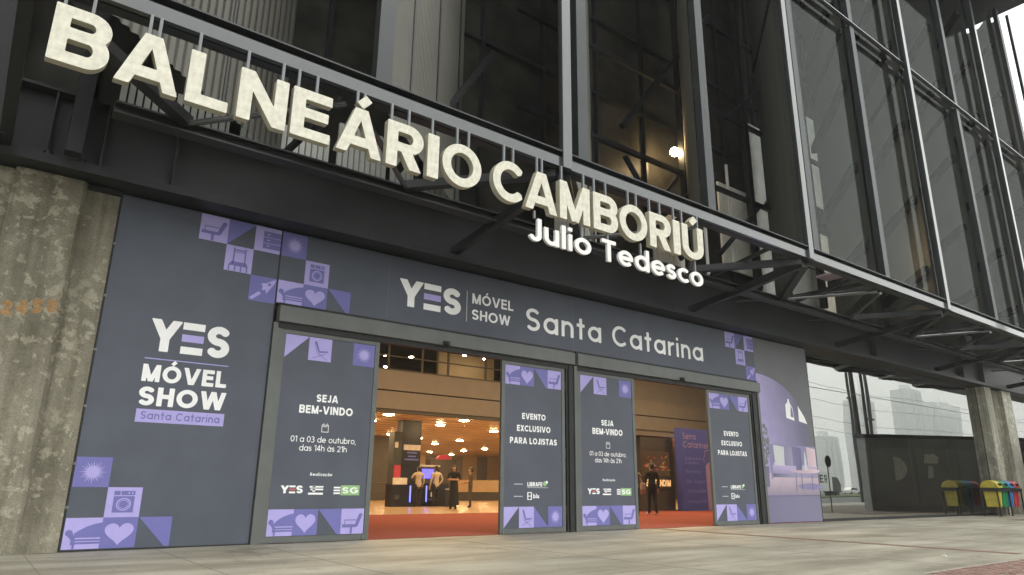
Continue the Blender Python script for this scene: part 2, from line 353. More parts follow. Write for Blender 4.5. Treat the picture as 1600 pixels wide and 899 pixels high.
# ------------------------------------------------------------------ lettering: stroke glyphs -> outline -> triangles
def arc(cx, cy, rx, ry, a0, a1, n=18):
    return [(cx + rx * math.cos(R(a0 + (a1 - a0) * i / n)), cy + ry * math.sin(R(a0 + (a1 - a0) * i / n))) for i in range(n + 1)]
def glyph(ch, w):
    """strokes [(points, width)], advance width, clip box; cap height 1, stroke weight w"""
    h = w / 2; X = .73; acc = None
    base = {'Á': 'A', 'Ú': 'U', 'Ó': 'O', 'ã': 'a', 'à': 'a', 'ç': 'c', 'á': 'a'}.get(ch, ch)
    st = []; W = .7; clip = None
    def ring(cx, cy, rx, ry): return arc(cx, cy, rx, ry, 0, 360, 36)
    c = base
    if c == 'B':
        W = .72; m = .53
        st = [[(h, 0), (h, 1)], [(0, 1 - h), (W - .27, 1 - h)] + arc(W - .28, (1 + m) / 2 - h / 2 + .0, .27 - h + .0, (1 - m) / 2 - h / 2, 90, -90, 12) + [(h, m - 0)],
              [(h, m)] + arc(W - .27, m / 2 + h / 2, .27 - h, m / 2 - h / 2, 90, -90, 12) + [(0, h)]]
    elif c == 'A': W = .78 + w * .5; st = [[(h * 1.1 - .1 * (W / 2), -.1), (W / 2 - .08 * w, 1.02)], [(W - h * 1.1 + .1 * (W / 2), -.1), (W / 2 + .08 * w, 1.02)], [(W * .22, .28), (W * .78, .28)]]; clip = (0, W, 0, 1)
    elif c == 'V': W = .78 + w * .4; st = [[(h * 1.1 - .05 * W, 1.1), (W / 2 - .08 * w, -.02)], [(W - h * 1.1 + .05 * W, 1.1), (W / 2 + .08 * w, -.02)]]; clip = (0, W, 0, 1)
    elif c == 'L': W = .58; st = [[(h, 0), (h, 1)], [(0, h), (W, h)]]
    elif c == 'N': W = .74; st = [[(h, 0), (h, 1)], [(W - h, 0), (W - h, 1)], [(h * .9, 1.0), (W - h * .9, 0)]]; clip = (0, W, 0, 1)
    elif c == 'M': W = .88; st = [[(h, 0), (h, 1)], [(W - h, 0), (W - h, 1)], [(h * .8, 1.05), (W / 2, .02)], [(W - h * .8, 1.05), (W / 2, .02)]]; clip = (0, W, 0, 1)
    elif c == 'W': W = 1.16; st = [[(h - .03, 1.1), (W * .28, -.02)], [(W * .28, -.02), (W / 2, 1.0)], [(W / 2, 1.0), (W * .72, -.02)], [(W * .72, -.02), (W - h + .03, 1.1)]]; clip = (0, W, 0, 1)
    elif c == 'X': W = .74; st = [[(h - .05, 1.1), (W - h + .05, -.1)], [(W - h + .05, 1.1), (h - .05, -.1)]]; clip = (0, W, 0, 1)
    elif c == 'Y': W = .78; st = [[(h * 1.1 - .06, 1.1), (W / 2, .42)], [(W - h * 1.1 + .06, 1.1), (W / 2, .42)], [(W / 2, .5), (W / 2, 0)]]; clip = (0, W, 0, 1)
    elif c == 'E': W = .62; st = [[(h, 0), (h, 1)], [(0, h), (W, h)], [(0, .52), (W * .93, .52)], [(0, 1 - h), (W, 1 - h)]]
    elif c == 'F': W = .6; st = [[(h, 0), (h, 1)], [(0, .5), (W * .9, .5)], [(0, 1 - h), (W, 1 - h)]]
    elif c == 'T': W = .66; st = [[(W / 2, 0), (W / 2, 1)], [(0, 1 - h), (W, 1 - h)]]
    elif c == 'I': W = w; st = [[(h, 0), (h, 1)]]
    elif c == 'H': W = .72; st = [[(h, 0), (h, 1)], [(W - h, 0), (W - h, 1)], [(0, .52), (W, .52)]]
    elif c == 'O': W = .94; st = [ring(W / 2, .5, W / 2 - h, .5 - h)]
    elif c == 'C': W = .86; st = [arc(.47, .5, .47 - h, .5 - h, 42, 318, 30)]
    elif c == 'G': W = .9; st = [arc(.47, .5, .47 - h, .5 - h, 42, 355, 30), [(.5, .45), (W, .45)]]
    elif c == 'D': W = .78; st = [[(h, 0), (h, 1)], [(0, 1 - h), (.34, 1 - h)] + arc(.34, .5, W - .34 - h, .5 - h, 90, -90, 18) + [(0, h)]]
    elif c in 'RP':
        W = .70; m = .46
        st = [[(h, 0), (h, 1)], [(0, 1 - h), (W - .28, 1 - h)] + arc(W - .29, (1 + m) / 2 - h / 2, .28 - h, (1 - m) / 2 - h / 2, 90, -90, 12) + [(0, m)]]
        if c == 'R': st.append([(W * .48, m), (W - h * 1.0, -.1)]); clip = (0, W + .03, 0, 1)
    elif c == 'S' or c == 's':
        H = 1 if c == 'S' else X; W = .66 if c == 'S' else .5; r = (H - w) / 4
        st = [arc(W / 2, H - h - r, W / 2 - h, r, 28, 270, 20) + arc(W / 2, h + r, W / 2 - h, r, 90, -152, 20)]
    elif c == 'U' : W = .72; r = W / 2 - h; st = [[(h, 1), (h, r + h)] + arc(W / 2, r + h, r, r, 180, 360, 16) + [(W - h, 1)]]
    elif c == 'J': W = .5; r = (W - w) / 2; st = [[(W - h, 1), (W - h, r + h)] + arc(W - h - r, r + h, r, r, 0, -165, 14)]
    elif c == 'Z': W = .62; st = [[(0, 1 - h), (W, 1 - h)], [(0, h), (W, h)], [(W - h, 1 - h), (h, h)]]
    elif c == '0': W = .66; st = [ring(W / 2, .5, W / 2 - h, .5 - h)]
    elif c == '1': W = .34; st = [[(W - h, 0), (W - h, 1)], [(W - h, 1 - h), (0, .82)]]; clip = (0, W, 0, 1)
    elif c == '2': W = .62; st = [arc(W / 2, .69, W / 2 - h, .31 - h, 165, -28, 16) + [(h * 1.2, h)], [(0, h), (W, h)]]
    elif c == '3': W = .60; st = [arc(W / 2 - .03, .74, W / 2 - h, .26 - h, 150, -90, 14), arc(W / 2 - .03, .28, W / 2 - h + .02, .28 - h + .02, 90, -150, 14)]
    elif c == '4': W = .66; st = [[(W * .68, 0), (W * .68, 1)], [(0, .3), (W, .3)], [(h * .8, .3), (W * .68, 1.0)]]; clip = (0, W, 0, 1)
    elif c == '5': W = .60; st = [[(W, 1 - h), (h + .02, 1 - h), (h, .55)], arc(W / 2 - .02, .33, W / 2 - h + .02, .33 - h, 125, -150, 18)]
    elif c in 'adbqcogpe':
        r = X / 2; W = .7; cx = r
        if c == 'o': W = .73; st = [ring(W / 2, r, r - h, r - h)]
        elif c == 'c': W = .62; st = [arc(r, r, r - h, r - h, 48, 312, 24)]
        elif c == 'e': W = .72; st = [arc(r, r, r - h, r - h, 0, 318, 26), [(h, r), (2 * r - h * .2, r)]]
        else:
            st = [ring(r, r, r - h, r - h)]; W = X
            xs = h if c in 'bp' else W - h
            y0, y1 = {'a': (0, X), 'd': (0, 1.04), 'b': (0, 1.04), 'q': (-.3, X), 'g': (-.1, X), 'p': (-.3, X)}[c]
            st.append([(xs, y0), (xs, y1)])
            if c == 'g': st.append([(W - h, -.05)] + arc(r, -.05, r - h, .22, 0, -150, 12))
    elif c == 'u': W = .62; r = W / 2 - h; st = [[(h, X), (h, r + h)] + arc(W / 2, r + h, r, r, 180, 360, 14), [(W - h, 0), (W - h, X)]]
    elif c in 'nhm':
        W = .62; r = W / 2 - h; st = [[(h, 0), (h, X if c != 'h' else 1.04)], arc(W / 2, X - r - h, r, r, 180, 0, 14) + [(W - h, 0)]]
        if c == 'm': st.append(arc(W / 2 + W - w, X - r - h, r, r, 180, 0, 14) + [(2 * W - w - h, 0)]); W = 2 * W - w
    elif c == 'r': W = .38; st = [[(h, 0), (h, X)], arc(h + .3, X - h - .27, .3, .27, 180, 88, 10)]
    elif c == 't': W = .42; st = [[(.5 * W, 0), (.5 * W, .98)], [(0, X - h), (W, X - h)]]
    elif c == 'l': W = w; st = [[(h, 0), (h, 1.04)]]
    elif c == 'i': W = w; st = [[(h, 0), (h, X)], [(h, .86), (h, .86 + max(w, .12))]]
    elif c == 'j': W = w; st = [[(h, -.25), (h, X)], [(h, .86), (h, .86 + max(w, .12))]]
    elif c == 'v': W = .62; st = [[(h * 1.1 - .04, X + .1), (W / 2, -.02)], [(W - h * 1.1 + .04, X + .1), (W / 2, -.02)]]; clip = (0, W, 0, X)
    elif c == 'z': W = .5; st = [[(0, X - h), (W, X - h)], [(0, h), (W, h)], [(W - h, X - h), (h, h)]]
    elif c == '-': W = .34; st = [[(0, .4), (W, .4)]]
    elif c == ',': W = w; st = [[(h, h * 1.5), (h * .5, -.16)]]
    elif c == ' ': W = .28; st = []
    prims = [(s, w) for s in st]; extra = []
    mid = W / 2
    if ch in 'ÁÚÓ': extra = [([(mid - .04, 1.07), (mid + .13, 1.27)], w * .85)]
    if ch == 'á': extra = [([(mid - .04, .82), (mid + .1, 1.0)], w * .8)]
    if ch == 'à': extra = [([(mid + .06, .82), (mid - .1, 1.0)], w * .8)]
    if ch == 'ã': extra = [([(mid - .2, .86), (mid - .07, .93), (mid + .07, .87), (mid + .2, .94)], w * .7)]
    if ch == 'ç': extra = [([(mid, 0), (mid + .03, -.1), (mid - .08, -.2)], w * .7)]
    return prims, extra, W, clip
GC = {}
def glyph_tris(ch, w, n=40):
    """-> loops (2D), verts, tris, advance"""
    key = (ch, w, n)
    if key in GC: return GC[key]
    prims, extra, W, clip = glyph(ch, w)
    if not prims: GC[key] = ([], [], [], W); return GC[key]
    hstep = 1.0 / n
    xs = np.arange(-.12, W + .16, hstep) + hstep * .37; ys = np.arange(-.38, 1.42, hstep) + hstep * .41
    GX, GY = np.meshgrid(xs, ys, indexing='ij')
    def sdf(pl):
        D = np.full(GX.shape, 9.0)
        for pts, wd in pl:
            closed = len(pts) > 3 and abs(pts[0][0] - pts[-1][0]) < 1e-6 and abs(pts[0][1] - pts[-1][1]) < 1e-6
            for i in range(len(pts) - 1):
                (ax, ay), (bx, by) = pts[i], pts[i + 1]
                L = math.hypot(bx - ax, by - ay)
                if L < 1e-6: continue
                tx, ty = (bx - ax) / L, (by - ay) / L
                s = (GX - ax) * tx + (GY - ay) * ty; p = np.abs(-(GX - ax) * ty + (GY - ay) * tx)
                rs = i > 0 or closed; re = i < len(pts) - 2 or closed
                d = p - wd / 2
                d0 = np.hypot(s, p) - wd / 2 if rs else np.maximum(d, -s)
                d1 = np.hypot(s - L, p) - wd / 2 if re else np.maximum(d, s - L)
                D = np.minimum(D, np.where(s < 0, d0, np.where(s > L, d1, np.where(True, d if (rs and re) else np.maximum(d, np.maximum(-s if not rs else d, (s - L) if not re else d)), d))))
        return D
    D = sdf(prims)
    if clip:
        x0, x1, y0, y1 = clip; D = np.maximum(D, np.maximum(np.maximum(x0 - GX, GX - x1), np.maximum(y0 - GY, GY - y1)))
    if extra: D = np.minimum(D, sdf(extra))
    # marching squares
    nx, ny = D.shape; seg = {}
    def ipt(i, j, k, l):
        a, b = D[i, j], D[k, l]; t = a / (a - b); key = (i, j, k, l) if (i, j) < (k, l) else (k, l, i, j)
        return key, (xs[i] + (xs[k] - xs[i]) * t, ys[j] + (ys[l] - ys[j]) * t)
    pos = {}
    ins = D < 0
    cells = np.argwhere((ins[:-1, :-1].astype(int) + ins[1:, :-1] + ins[:-1, 1:] + ins[1:, 1:]) % 4 != 0)
    for i, j in cells:
        c = [(i, j), (i + 1, j), (i + 1, j + 1), (i, j + 1)]
        f = [bool(ins[q]) for q in c]; cross = []
        for e in range(4):
            a, b = e, (e + 1) % 4
            if f[a] != f[b]:
                k, p = ipt(*c[a], *c[b]); pos[k] = p; cross.append((k, f[a]))
        outs = [k for k, fa in cross if fa]; inn = [k for k, fa in cross if not fa]   # leave inside / enter inside
        if len(cross) == 2: seg[outs[0]] = inn[0]
        else:
            for a in range(4):
                if cross[a][1]: seg[cross[a][0]] = cross[(a + 1) % 4][0]
    loops = []
    while seg:
        st, nx_ = seg.popitem(); lp = [st]
        while nx_ != st:
            lp.append(nx_)
            if nx_ not in seg: break
            nx_ = seg.pop(nx_)
        pts = [pos[k] for k in lp]
        changed = True
        while changed and len(pts) > 4:
            changed = False; keep = []; i = 0; N = len(pts)
            while i < N:
                p0 = keep[-1] if keep else pts[-1]; p1 = pts[i]; p2 = pts[(i + 1) % N]
                L = math.hypot(p2[0] - p0[0], p2[1] - p0[1])
                dist = abs((p1[0] - p0[0]) * (p2[1] - p0[1]) - (p1[1] - p0[1]) * (p2[0] - p0[0])) / L if L > 1e-9 else 0
                if dist < .0022 and L < .5: keep.append(p2); i += 2; changed = True
                else: keep.append(p1); i += 1
            if len(keep) >= len(pts): break
            out = []
            for p in keep:
                if not out or p != out[-1]: out.append(p)
            if len(out) > 1 and out[0] == out[-1]: out.pop()
            pts = out
        if len(pts) >= 3: loops.append(pts)
    vs = [p for lp in loops for p in lp]
    area = lambda lp: sum(lp[i - 1][0] * lp[i][1] - lp[i][0] * lp[i - 1][1] for i in range(len(lp))) / 2
    def inside(p, lp):
        c = False
        for i in range(len(lp)):
            (ax, ay), (bx, by) = lp[i - 1], lp[i]
            if (ay > p[1]) != (by > p[1]) and p[0] < (bx - ax) * (p[1] - ay) / (by - ay) + ax: c = not c
        return c
    offs = np.cumsum([0] + [len(lp) for lp in loops]); depth = [sum(inside(lp[0], q) for q in loops if q is not lp) for lp in loops]
    tr = []
    for i, lp in enumerate(loops):
        if depth[i] % 2: continue
        kids = [j for j, q in enumerate(loops) if depth[j] == depth[i] + 1 and inside(q[0], lp)]
        ids = [k for j in [i] + kids for k in range(offs[j], offs[j + 1])]
        for t in tessellate_polygon([[Vector((p[0], p[1], 0)) for p in loops[j]] for j in [i] + kids]): tr.append(tuple(int(ids[k]) for k in t))
    tris = []
    for t in tr:
        a, b, c = [vs[i] for i in t]; cr = (b[0] - a[0]) * (c[1] - a[1]) - (b[1] - a[1]) * (c[0] - a[0])
        tris.append(tuple(t) if cr > 0 else tuple(t)[::-1])
    GC[key] = (loops, vs, tris, W); return GC[key]
def text_width(s, w, gap): return sum(glyph_tris(c, w, 24)[3] if c == ' ' else glyph(c, w)[2] for c in s) + gap * (len(s) - 1)
def add_text(mb, s, x0, x1, z0, H, y, m, w=.16, gap=.12, n=24, align='fit'):
    """flat lettering on the plane y; x0..x1 = extent (align 'fit'), or centre x0 with natural width"""
    tw = text_width(s, w, gap)
    if align == 'fit': sx = (x1 - x0) / tw; x = x0
    else: sx = H; x = x0 - tw * H / 2 if align == 'c' else x0
    for c in s:
        loops, vs, tris, W = glyph_tris(c, w, n)
        if vs: mb.add([(x + p[0] * sx, y, z0 + p[1] * H) for p in vs], tris, m)
        x += (W + gap) * sx
def solid_letter(ch, w, H, sx, depth, front, side, n=56):
    """extruded letter standing at the origin, front face at y=0 facing -y"""
    loops, vs, tris, W = glyph_tris(ch, w, n); mb = MB(); mb.open = True
    mb.add([(p[0] * sx, 0, p[1] * H) for p in vs], tris, front)
    mb.add([(p[0] * sx, depth, p[1] * H) for p in vs], [t[::-1] for t in tris], side)
    for lp in loops:
        k = len(lp); q = [(p[0] * sx, 0, p[1] * H) for p in lp] + [(p[0] * sx, depth, p[1] * H) for p in lp]
        mb.add(q, [(i, k + i, k + (i + 1) % k, (i + 1) % k)[::1] for i in range(k)], side)
    return mb, W

# ================================================================== THE SETTING
g = MB(); g.box((-400, -700, -.4), (900, 500, -.14), 'asphalt'); tag(g.build('ground'), kind='structure')
p = MB(); p.box((-60, -15, -.2), (90, -.005, 0), 'pavement_concrete'); tag(p.build('pavement'), kind='structure')
p = MB(); p.box((-60, -15.16, -.2), (90, -15.003, .004), 'kerb_stone'); tag(p.build('kerb'), kind='structure')
p = MB()
for x in (-1.6, .78, 2.32, 3.72, 6.9, 10.1, 15.2, 20.0, 24.8, 29.6): p.box((x - .004, -15, .0005), (x + .004, -.1, .002), 'joint_line')
p.box((-30, -5.604, .0005), (60, -5.596, .0022), 'joint_line')
tag(p.build('pavement_joints'), kind='structure')
p = MB()
for k in range(90):
    x, y, r = random.uniform(-1, 26), random.uniform(-9.5, -.2), random.choice((.012, .016, .02, .03)); p.add([(x + r * math.cos(a), y + r * random.uniform(.7, 1.3) * math.sin(a), .0026) for a in np.linspace(0, 5.7, 9)], [tuple(range(9))], 'gum_dark')
for k in range(60):
    x = random.uniform(-1.5, 20); r = random.uniform(.1, .5); p.add([(x - r, -.05, .0023), (x + r, -.05, .0023), (x + r * .6, -.05 - random.uniform(.02, .07), .0023), (x - r * .5, -.05 - random.uniform(.02, .08), .0023)], [(0, 3, 2, 1)], 'gum_dark') if k % 3 == 0 else None
tag(p.build('pavement_stains'), kind='structure')
p = MB(); p.box((12.68, -7.2, .001), (12.9, -.02, .006), 'brick_red')
def brick_field(mb, x0, y0, x1, y1, bw=.21, bd=.105):
    mb.box((x0, y0, .001), (x1, y1, .004), 'brick_joint'); j = 0; y = y0 + .012
    while y + bd < y1:
        x = x0 + .012 - (bw / 2 if j % 2 else 0)
        while x < x1:
            a, b = max(x, x0 + .01), min(x + bw - .03, x1 - .01)
            if b - a > .03: mb.box((a, y, .004), (b, y + bd - .026, .009 + random.uniform(-.002, .003)), 'brick_red')
            x += bw
        y += bd; j += 1
brick_field(p, 8.75, -8.6, 15.5, -7.5); p.box((27.5, -11, .001), (60, -2.2, .005), 'brick_dull')
tag(p.build('brick_paving'), kind='structure')
p = MB(); p.box((-300, -60, -.14), (600, -40, .02), 'grass'); tag(p.build('grass_verge'), kind='structure')
p = MB()
for k in range(40): p.box((-100 + k * 8, -32.1, -.139), (-96 + k * 8, -31.95, -.134), 'road_paint')
tag(p.build('road_markings'), kind='structure')

# ------------------------------------------------------------------ exhibition hall: outer walls, floor, ceilings
hall = thing('exhibition_hall', 'dark exhibition hall with glazed upper front and warm lit lobby behind the banners', 'building')
b = MB()
b.box((-20, .25, 5.3), (34, .45, 22), 'dark_glass')
for x in np.arange(-19.6, 34, 1.83): b.box((x - .04, .12, 5.3), (x + .04, .249, 21.6), 'dark_steel')
for z in (6.25, 8.6, 10.9, 13.2, 15.5, 17.8, 20.1): b.box((-20, .14, z - .05), (34, .249, z + .05), 'dark_steel')
b.build('glazed_wall', hall)
def slats(x0, x1, z0, z1, name='slat_screen', pitch=.115, y=.02, m='slat_light'):
    mb = MB(); x = x0
    while x < x1: mb.box((x, y - .03, z0), (min(x + pitch * .72, x1), y + .03, z1), m); x += pitch
    mb.box((x0, y + .035, z0), (x1, y + .06, z1), 'girder_paint'); return mb.build(name, hall)
slats(.9, 2.55, 6.15, 7.05); slats(2.75, 4.35, 6.15, 7.1); slats(4.5, 5.5, 6.2, 7.5); slats(5.62, 6.9, 6.2, 7.5)
slats(13.3, 14.9, 6.3, 8.1); slats(16.3, 18.0, 7.0, 9.7); slats(18.2, 19.6, 6.4, 12.3); slats(19.9, 22.8, 6.4, 9.4); slats(20.8, 23.6, 10.4, 13.9); slats(9.9, 11.2, 6.3, 7.3)
b = MB()
b.box((-20, .46, 7.2), (60, 48, 7.5), 'void_dark'); b.box((-20, .45, 22.0), (34, 12, 22.1), 'void_dark'); b.box((-20, 12, 7.5), (34, 12.3, 22), 'void_dark')
b.build('upper_floor', hall)
b = MB(); b.box((-20, .07, 3.86), (20.14, .24, 5.29), 'void_dark'); b.box((-20, .07, 0), (3.64, .24, 3.858), 'void_dark'); b.box((17.4, .07, 0), (20.14, .24, 3.858), 'void_dark'); b.build('leak_block_wall', hall)  # unseen backing plates, added to stop lobby light leaking past the banners
b = MB(); b.box((-20, -5.6, 22.12), (34.3, 13, 22.8), 'dark_steel'); b.build('roof', hall)
b = MB(); b.box((-.4, .46, 0), (0, 48, 7.2), 'wall_warm'); b.build('side_wall', hall)
b = MB(); b.box((60, .46, 0), (60.4, 48, 7.2), 'wall_warm'); b.build('side_wall', hall)
b = MB(); b.box((-.4, 48, 0), (60.4, 48.4, 7.2), 'wall_warm')
for x in np.arange(2, 60, 3.0): b.box((x, 47.9, 0), (x + 1.2, 47.995, 3.7), 'fascia_brown')
b.build('back_wall', hall)
b = MB(); b.box((0, 14.2, 3.75), (60, 48, 3.95), 'wood_ceiling')
for y in np.arange(15, 48, 1.2): b.box((0, y, 3.738), (60, y + .03, 3.749), 'fascia_brown')
b.build('lobby_ceiling', hall)
b = MB(); b.box((0, 14.0, 4.62), (60, 14.2, 5.42), 'fascia_brown'); b.box((0, 14.0, 3.86), (60, 14.2, 4.56), 'fascia_brown')
b.box((0, 14.06, 4.56), (60, 14.2, 4.62), 'void_dark'); b.box((0, 14.05, 3.7), (60, 14.195, 3.86), 'wall_dark')
b.build('mezzanine_fascia', hall)
b = MB(); b.box((0, 22, 5.4), (60, 22.2, 7.2), 'wall_dark'); b.box((17.2, 17.0, 5.42), (20.5, 17.2, 7.15), 'wall_warm'); b.box((20.6, 14.25, 5.42), (60, 14.45, 7.15), 'fascia_brown')
b.box((0, 14.2, 5.3), (60, 22, 5.4), 'wall_dark'); b.build('mezzanine_room', hall)
b = MB()
for x in (9.5, 11.2, 13.0, 14.6, 15.9, 17.9): b.box((x, 14.08, 5.42), (x + .09, 14.14, 7.15), 'wall_dark')
b.box((8, 14.07, 6.0), (20.5, 14.12, 6.05), 'wall_dark'); b.box((8, 14.07, 5.42), (20.5, 14.12, 5.5), 'wall_dark')
b.build('mezzanine_frame', hall)
p = MB(); p.box((0, 9.2, -.14), (60, 48, .004), 'hall_floor'); p.box((0, .003, -.14), (60, 9.2, 0), 'hall_floor'); tag(p.build('hall_floor'), kind='structure')
p = MB(); p.box((3.8, .02, .001), (27, 9.0, .012), 'red_carpet'); tag(p.build('red_carpet'), 'red carpet lying on the lobby floor behind the open sliding doors', 'carpet')

# ------------------------------------------------------------------ steel girder, canopy beams, upper screens
GX0, GX1 = -16, 47
gd = thing('steel_girder', 'deep black plate girder running above the banners and resting on the concrete columns', 'girder', loc=(15, -.2, 5.12))
b = MB(); b.box((GX0, -.22, 5.26), (GX1, -.18, 6.28), 'girder_paint'); b.build('web', gd)
b = MB(); b.box((GX0, -.46, 5.145), (GX1, .06, 5.255), 'dark_steel'); b.box((GX0, -.40, 5.256), (GX1, -.221, 5.285), 'dark_steel'); b.build('bottom_flange', gd)
b = MB(); b.box((GX0, -.42, 6.285), (GX1, .05, 6.33), 'dark_steel'); b.build('top_flange', gd)
for x in (-14.6, -11.5, -8.4, -5.3, -2.2, -.62, .12, .78, 1.75, 24.0, 31.3, 33.4):
    b = MB(); b.box((x - .012, -.40, 5.29), (x + .012, -.222, 6.28), 'girder_paint'); b.build('stiffener', gd)
b = MB(); b.box((-.25, -.5, 5.13), (1.1, -.465, 5.27), 'dark_steel')
for x in (.15, .55): b.tube((x, -.38, 5.285), (x, -.38, 5.34), .06, 'dark_steel', 8)
b.build('bearing_plate', gd)

cn = thing('steel_canopy', 'grey steel canopy beam carrying the big letters, braced back to the black girder', 'canopy', loc=(15, -3.5, 5.9))
b = MB(); b.box((GX0, -3.66, 5.905), (GX1, -3.58, 6.075), 'beam_paint'); b.box((GX0, -3.57, 5.89), (GX1, -3.42, 6.16), 'dark_steel'); b.box((GX0, -3.69, 6.16), (GX1, -3.36, 6.175), 'dark_steel'); b.box((GX0, -3.70, 6.155), (GX1, -3.692, 6.178), 'mullion_paint')  # darker steel behind the face puts the shade of recess and underside into colour
b.build('front_beam', cn)
for xa, xb in ((GX0, -.62), (.72, GX1)):
    b = MB(); b.ibeam((xa, -1.7, 5.62), (xb, -1.7, 5.62), .24, .17, 'girder_paint', .025); b.build('inner_chord', cn)
for x in (-.35, 6.95, 14.25, 21.55, 28.85, 36.15):
    b = MB(); b.bar((x, -.30, 5.36), (x, -1.6, 5.52), .14, .16, 'dark_steel'); b.bar((x, -1.6, 5.52), (x, -3.5, 5.82), .14, .18, 'dark_steel'); b.build('bracket', cn)
    for s in (-1, 1):
        b = MB(); b.bar((x + s * .1, -3.5, 5.84), (x + s * 1.95, -1.78, 5.70), .17, .14, 'dark_steel'); b.build('brace', cn)
for x in np.arange(12.3, 40, 3.65):
    b = MB(); b.bar((x + .9, -1.75, 5.72), (x + .9, -3.5, 6.02), .06, .08, 'girder_paint'); b.build('lattice', cn)
    b = MB(); b.tube((x + .3, -.35, 5.9), (x + 2.2, -3.4, 5.98), .03, 'mullion_paint', 6); b.build('tie_rod', cn)
for x in (3.3, 10.6, 17.9, 25.2, 32.5):
    for s in (-1, 1):
        b = MB(); b.tube((x + s * .1, -3.45, 5.80), (x + s * 1.7, -1.82, 5.66), .042, 'mullion_bright', 8); b.build('tie_rod', cn)
    b = MB(); b.bar((x, -.3, 6.2), (x, -3.45, 6.1), .08, .1, 'dark_steel'); b.build('cross_strut', cn)
for x, t in ((.42, .0), (-.45, -.55)):
    b = MB(); b.box((0, 0, 0), (.001, .001, .001), 'dark_steel'); b = MB()
    b.bar((x, -.62, 5.3), (x + t, -.75, 10.5), .2, .22, 'dark_steel', up=(0, 1, 0)); b.build('raking_strut', cn)

sc = thing('facade_screen', 'tall upper facade screen of grey mullions with angled corrugated and perforated metal fins', 'facade', loc=(15, -3.4, 6.2))
b = MB(); b.box((34.0, -3.35, 6.2), (34.06, .25, 21.7), 'mesh_metal'); b.build('end_panel', sc)
for x in (-.38, 6.93, 14.3, 21.6, 28.95, 34.0):
    b = MB(); b.box((x - .095, -3.715, 5.89), (x + .095, -3.664, 21.7), 'mullion_bright'); b.box((x - .085, -3.66, 6.18), (x + .085, -3.60, 21.7), 'mullion_paint'); b.build('main_mullion', sc)
ang = R(41)
def fin(x, kind):
    d = Vector((math.cos(ang), math.sin(ang), 0)); nrm = Vector((-d.y, d.x, 0)); st = Vector((x, -3.28, 0)); Lf = 4.35
    fine = {'corrugated': .16, 'fine': .07, 'mesh_metal': .0}[kind if kind != 'corrugated_light' else 'fine']
    m = {'corrugated': 'corrugated', 'fine': 'corrugated', 'corrugated_light': 'corrugated_light', 'mesh_metal': 'mesh_metal'}[kind]
    for z0, z1 in ((6.2, 13.93), (14.14, 21.6)):
        mb = MB(); mb.open = True
        if fine:
            n = int(Lf / fine * 6); pts = []
            for k in range(n + 1):
                s = Lf * k / n; o = math.sin(2 * math.pi * s / fine) * (fine * .16); o = max(-fine * .11, min(fine * .11, o)); pts.append(st + d * s + nrm * o)
        else: pts = [st + d * (Lf * k / 6) for k in range(7)]
        vs = [(q.x, q.y, z0) for q in pts] + [(q.x, q.y, z1) for q in pts]; n = len(pts)
        mb.add(vs, [(k, k + 1, n + k + 1, n + k) for k in range(n - 1)], m)
        o = mb.build('fin_panel', sc)
        md = o.modifiers.new('thickness', 'SOLIDIFY'); md.thickness = .004
        jb = MB()
        for s in (1.32, 2.64, 3.96):
            q = st + d * s - nrm * .03; jb.box((q.x - .012, q.y - .012, z0), (q.x + .012, q.y + .012, z1), 'mullion_paint' if fine else 'mesh_metal')
        jb.build('panel_joint', sc)
    b = MB(); b.bar(st + d * .1 + Vector((0, 0, 14.035)), st + d * Lf + Vector((0, 0, 14.035)), .08, .205, 'dark_steel'); b.build('fin_rail', sc)
    b = MB(); b.box((x - .12, -3.56, 6.2), (x + .12, -3.40, 13.95), 'mullion_paint'); b.build('fin_post', sc)
    b = MB(); b.box((x - .12, -3.56, 14.12), (x + .12, -3.40, 21.65), 'mullion_paint'); b.build('fin_post', sc)
    b = MB(); b.box((x - .2, -3.6, 6.177), (x + .2, -3.28, 6.198), 'black_rubber'); b.build('post_foot', sc)
for x, k in ((-3.65, 'corrugated'), (.05, 'corrugated'), (3.66, 'fine'), (7.44, 'corrugated_light'), (10.95, 'mesh_metal'), (14.85, 'mesh_metal'), (18.32, 'mesh_metal'), (22.0, 'mesh_metal'), (25.75, 'mesh_metal'), (29.4, 'mesh_metal'), (33.0, 'mesh_metal')): fin(x, k)
b = MB(); b.box((-16, -3.58, 13.96), (34.1, -3.53, 14.1), 'mullion_paint'); b.box((-16, -3.62, 14.0), (34.1, -3.581, 14.03), 'mullion_bright'); b.build('transom', sc)
def girt(x, z):
    d = Vector((math.cos(ang), math.sin(ang), 0)); nrm = Vector((-d.y, d.x, 0)); a = Vector((x, -3.28, z)) + nrm * .14 + d * .1
    b = MB(); b.bar(a, a + d * 4.1, .16, .26, 'void_dark'); b.build('girt', sc)
for x in (18.32, 22.0, 25.75, 29.4, 33.0):
    for z in (7.3, 9.6, 12.2, 15.2, 17.6, 20.0): girt(x, z)
for x, x2, z0, z1 in ((5.3, 7.4, 6.4, 9.8), (11.3, 15.2, 9.4, 14.4), (11.3, 15.0, 6.4, 9.2)):
    b = MB(); b.bar((x, -.9, z0), (x2, -.9, z1), .13, .13, 'dark_steel', up=(0, 1, 0)); b.build('raking_strut', sc)
for xa, za, xb, zb in ((11.6, 6.5, 13.6, 8.8), (13.6, 6.5, 11.6, 8.8), (15.2, 7.0, 17.4, 9.0), (17.6, 9.0, 19.8, 11.3), (16.0, 11.4, 18.5, 13.6)):
    b = MB(); b.bar((xa, -.66, za), (xb, -.66, zb), .1, .1, 'mullion_paint', up=(0, 1, 0)); b.build('diagonal_brace', sc)
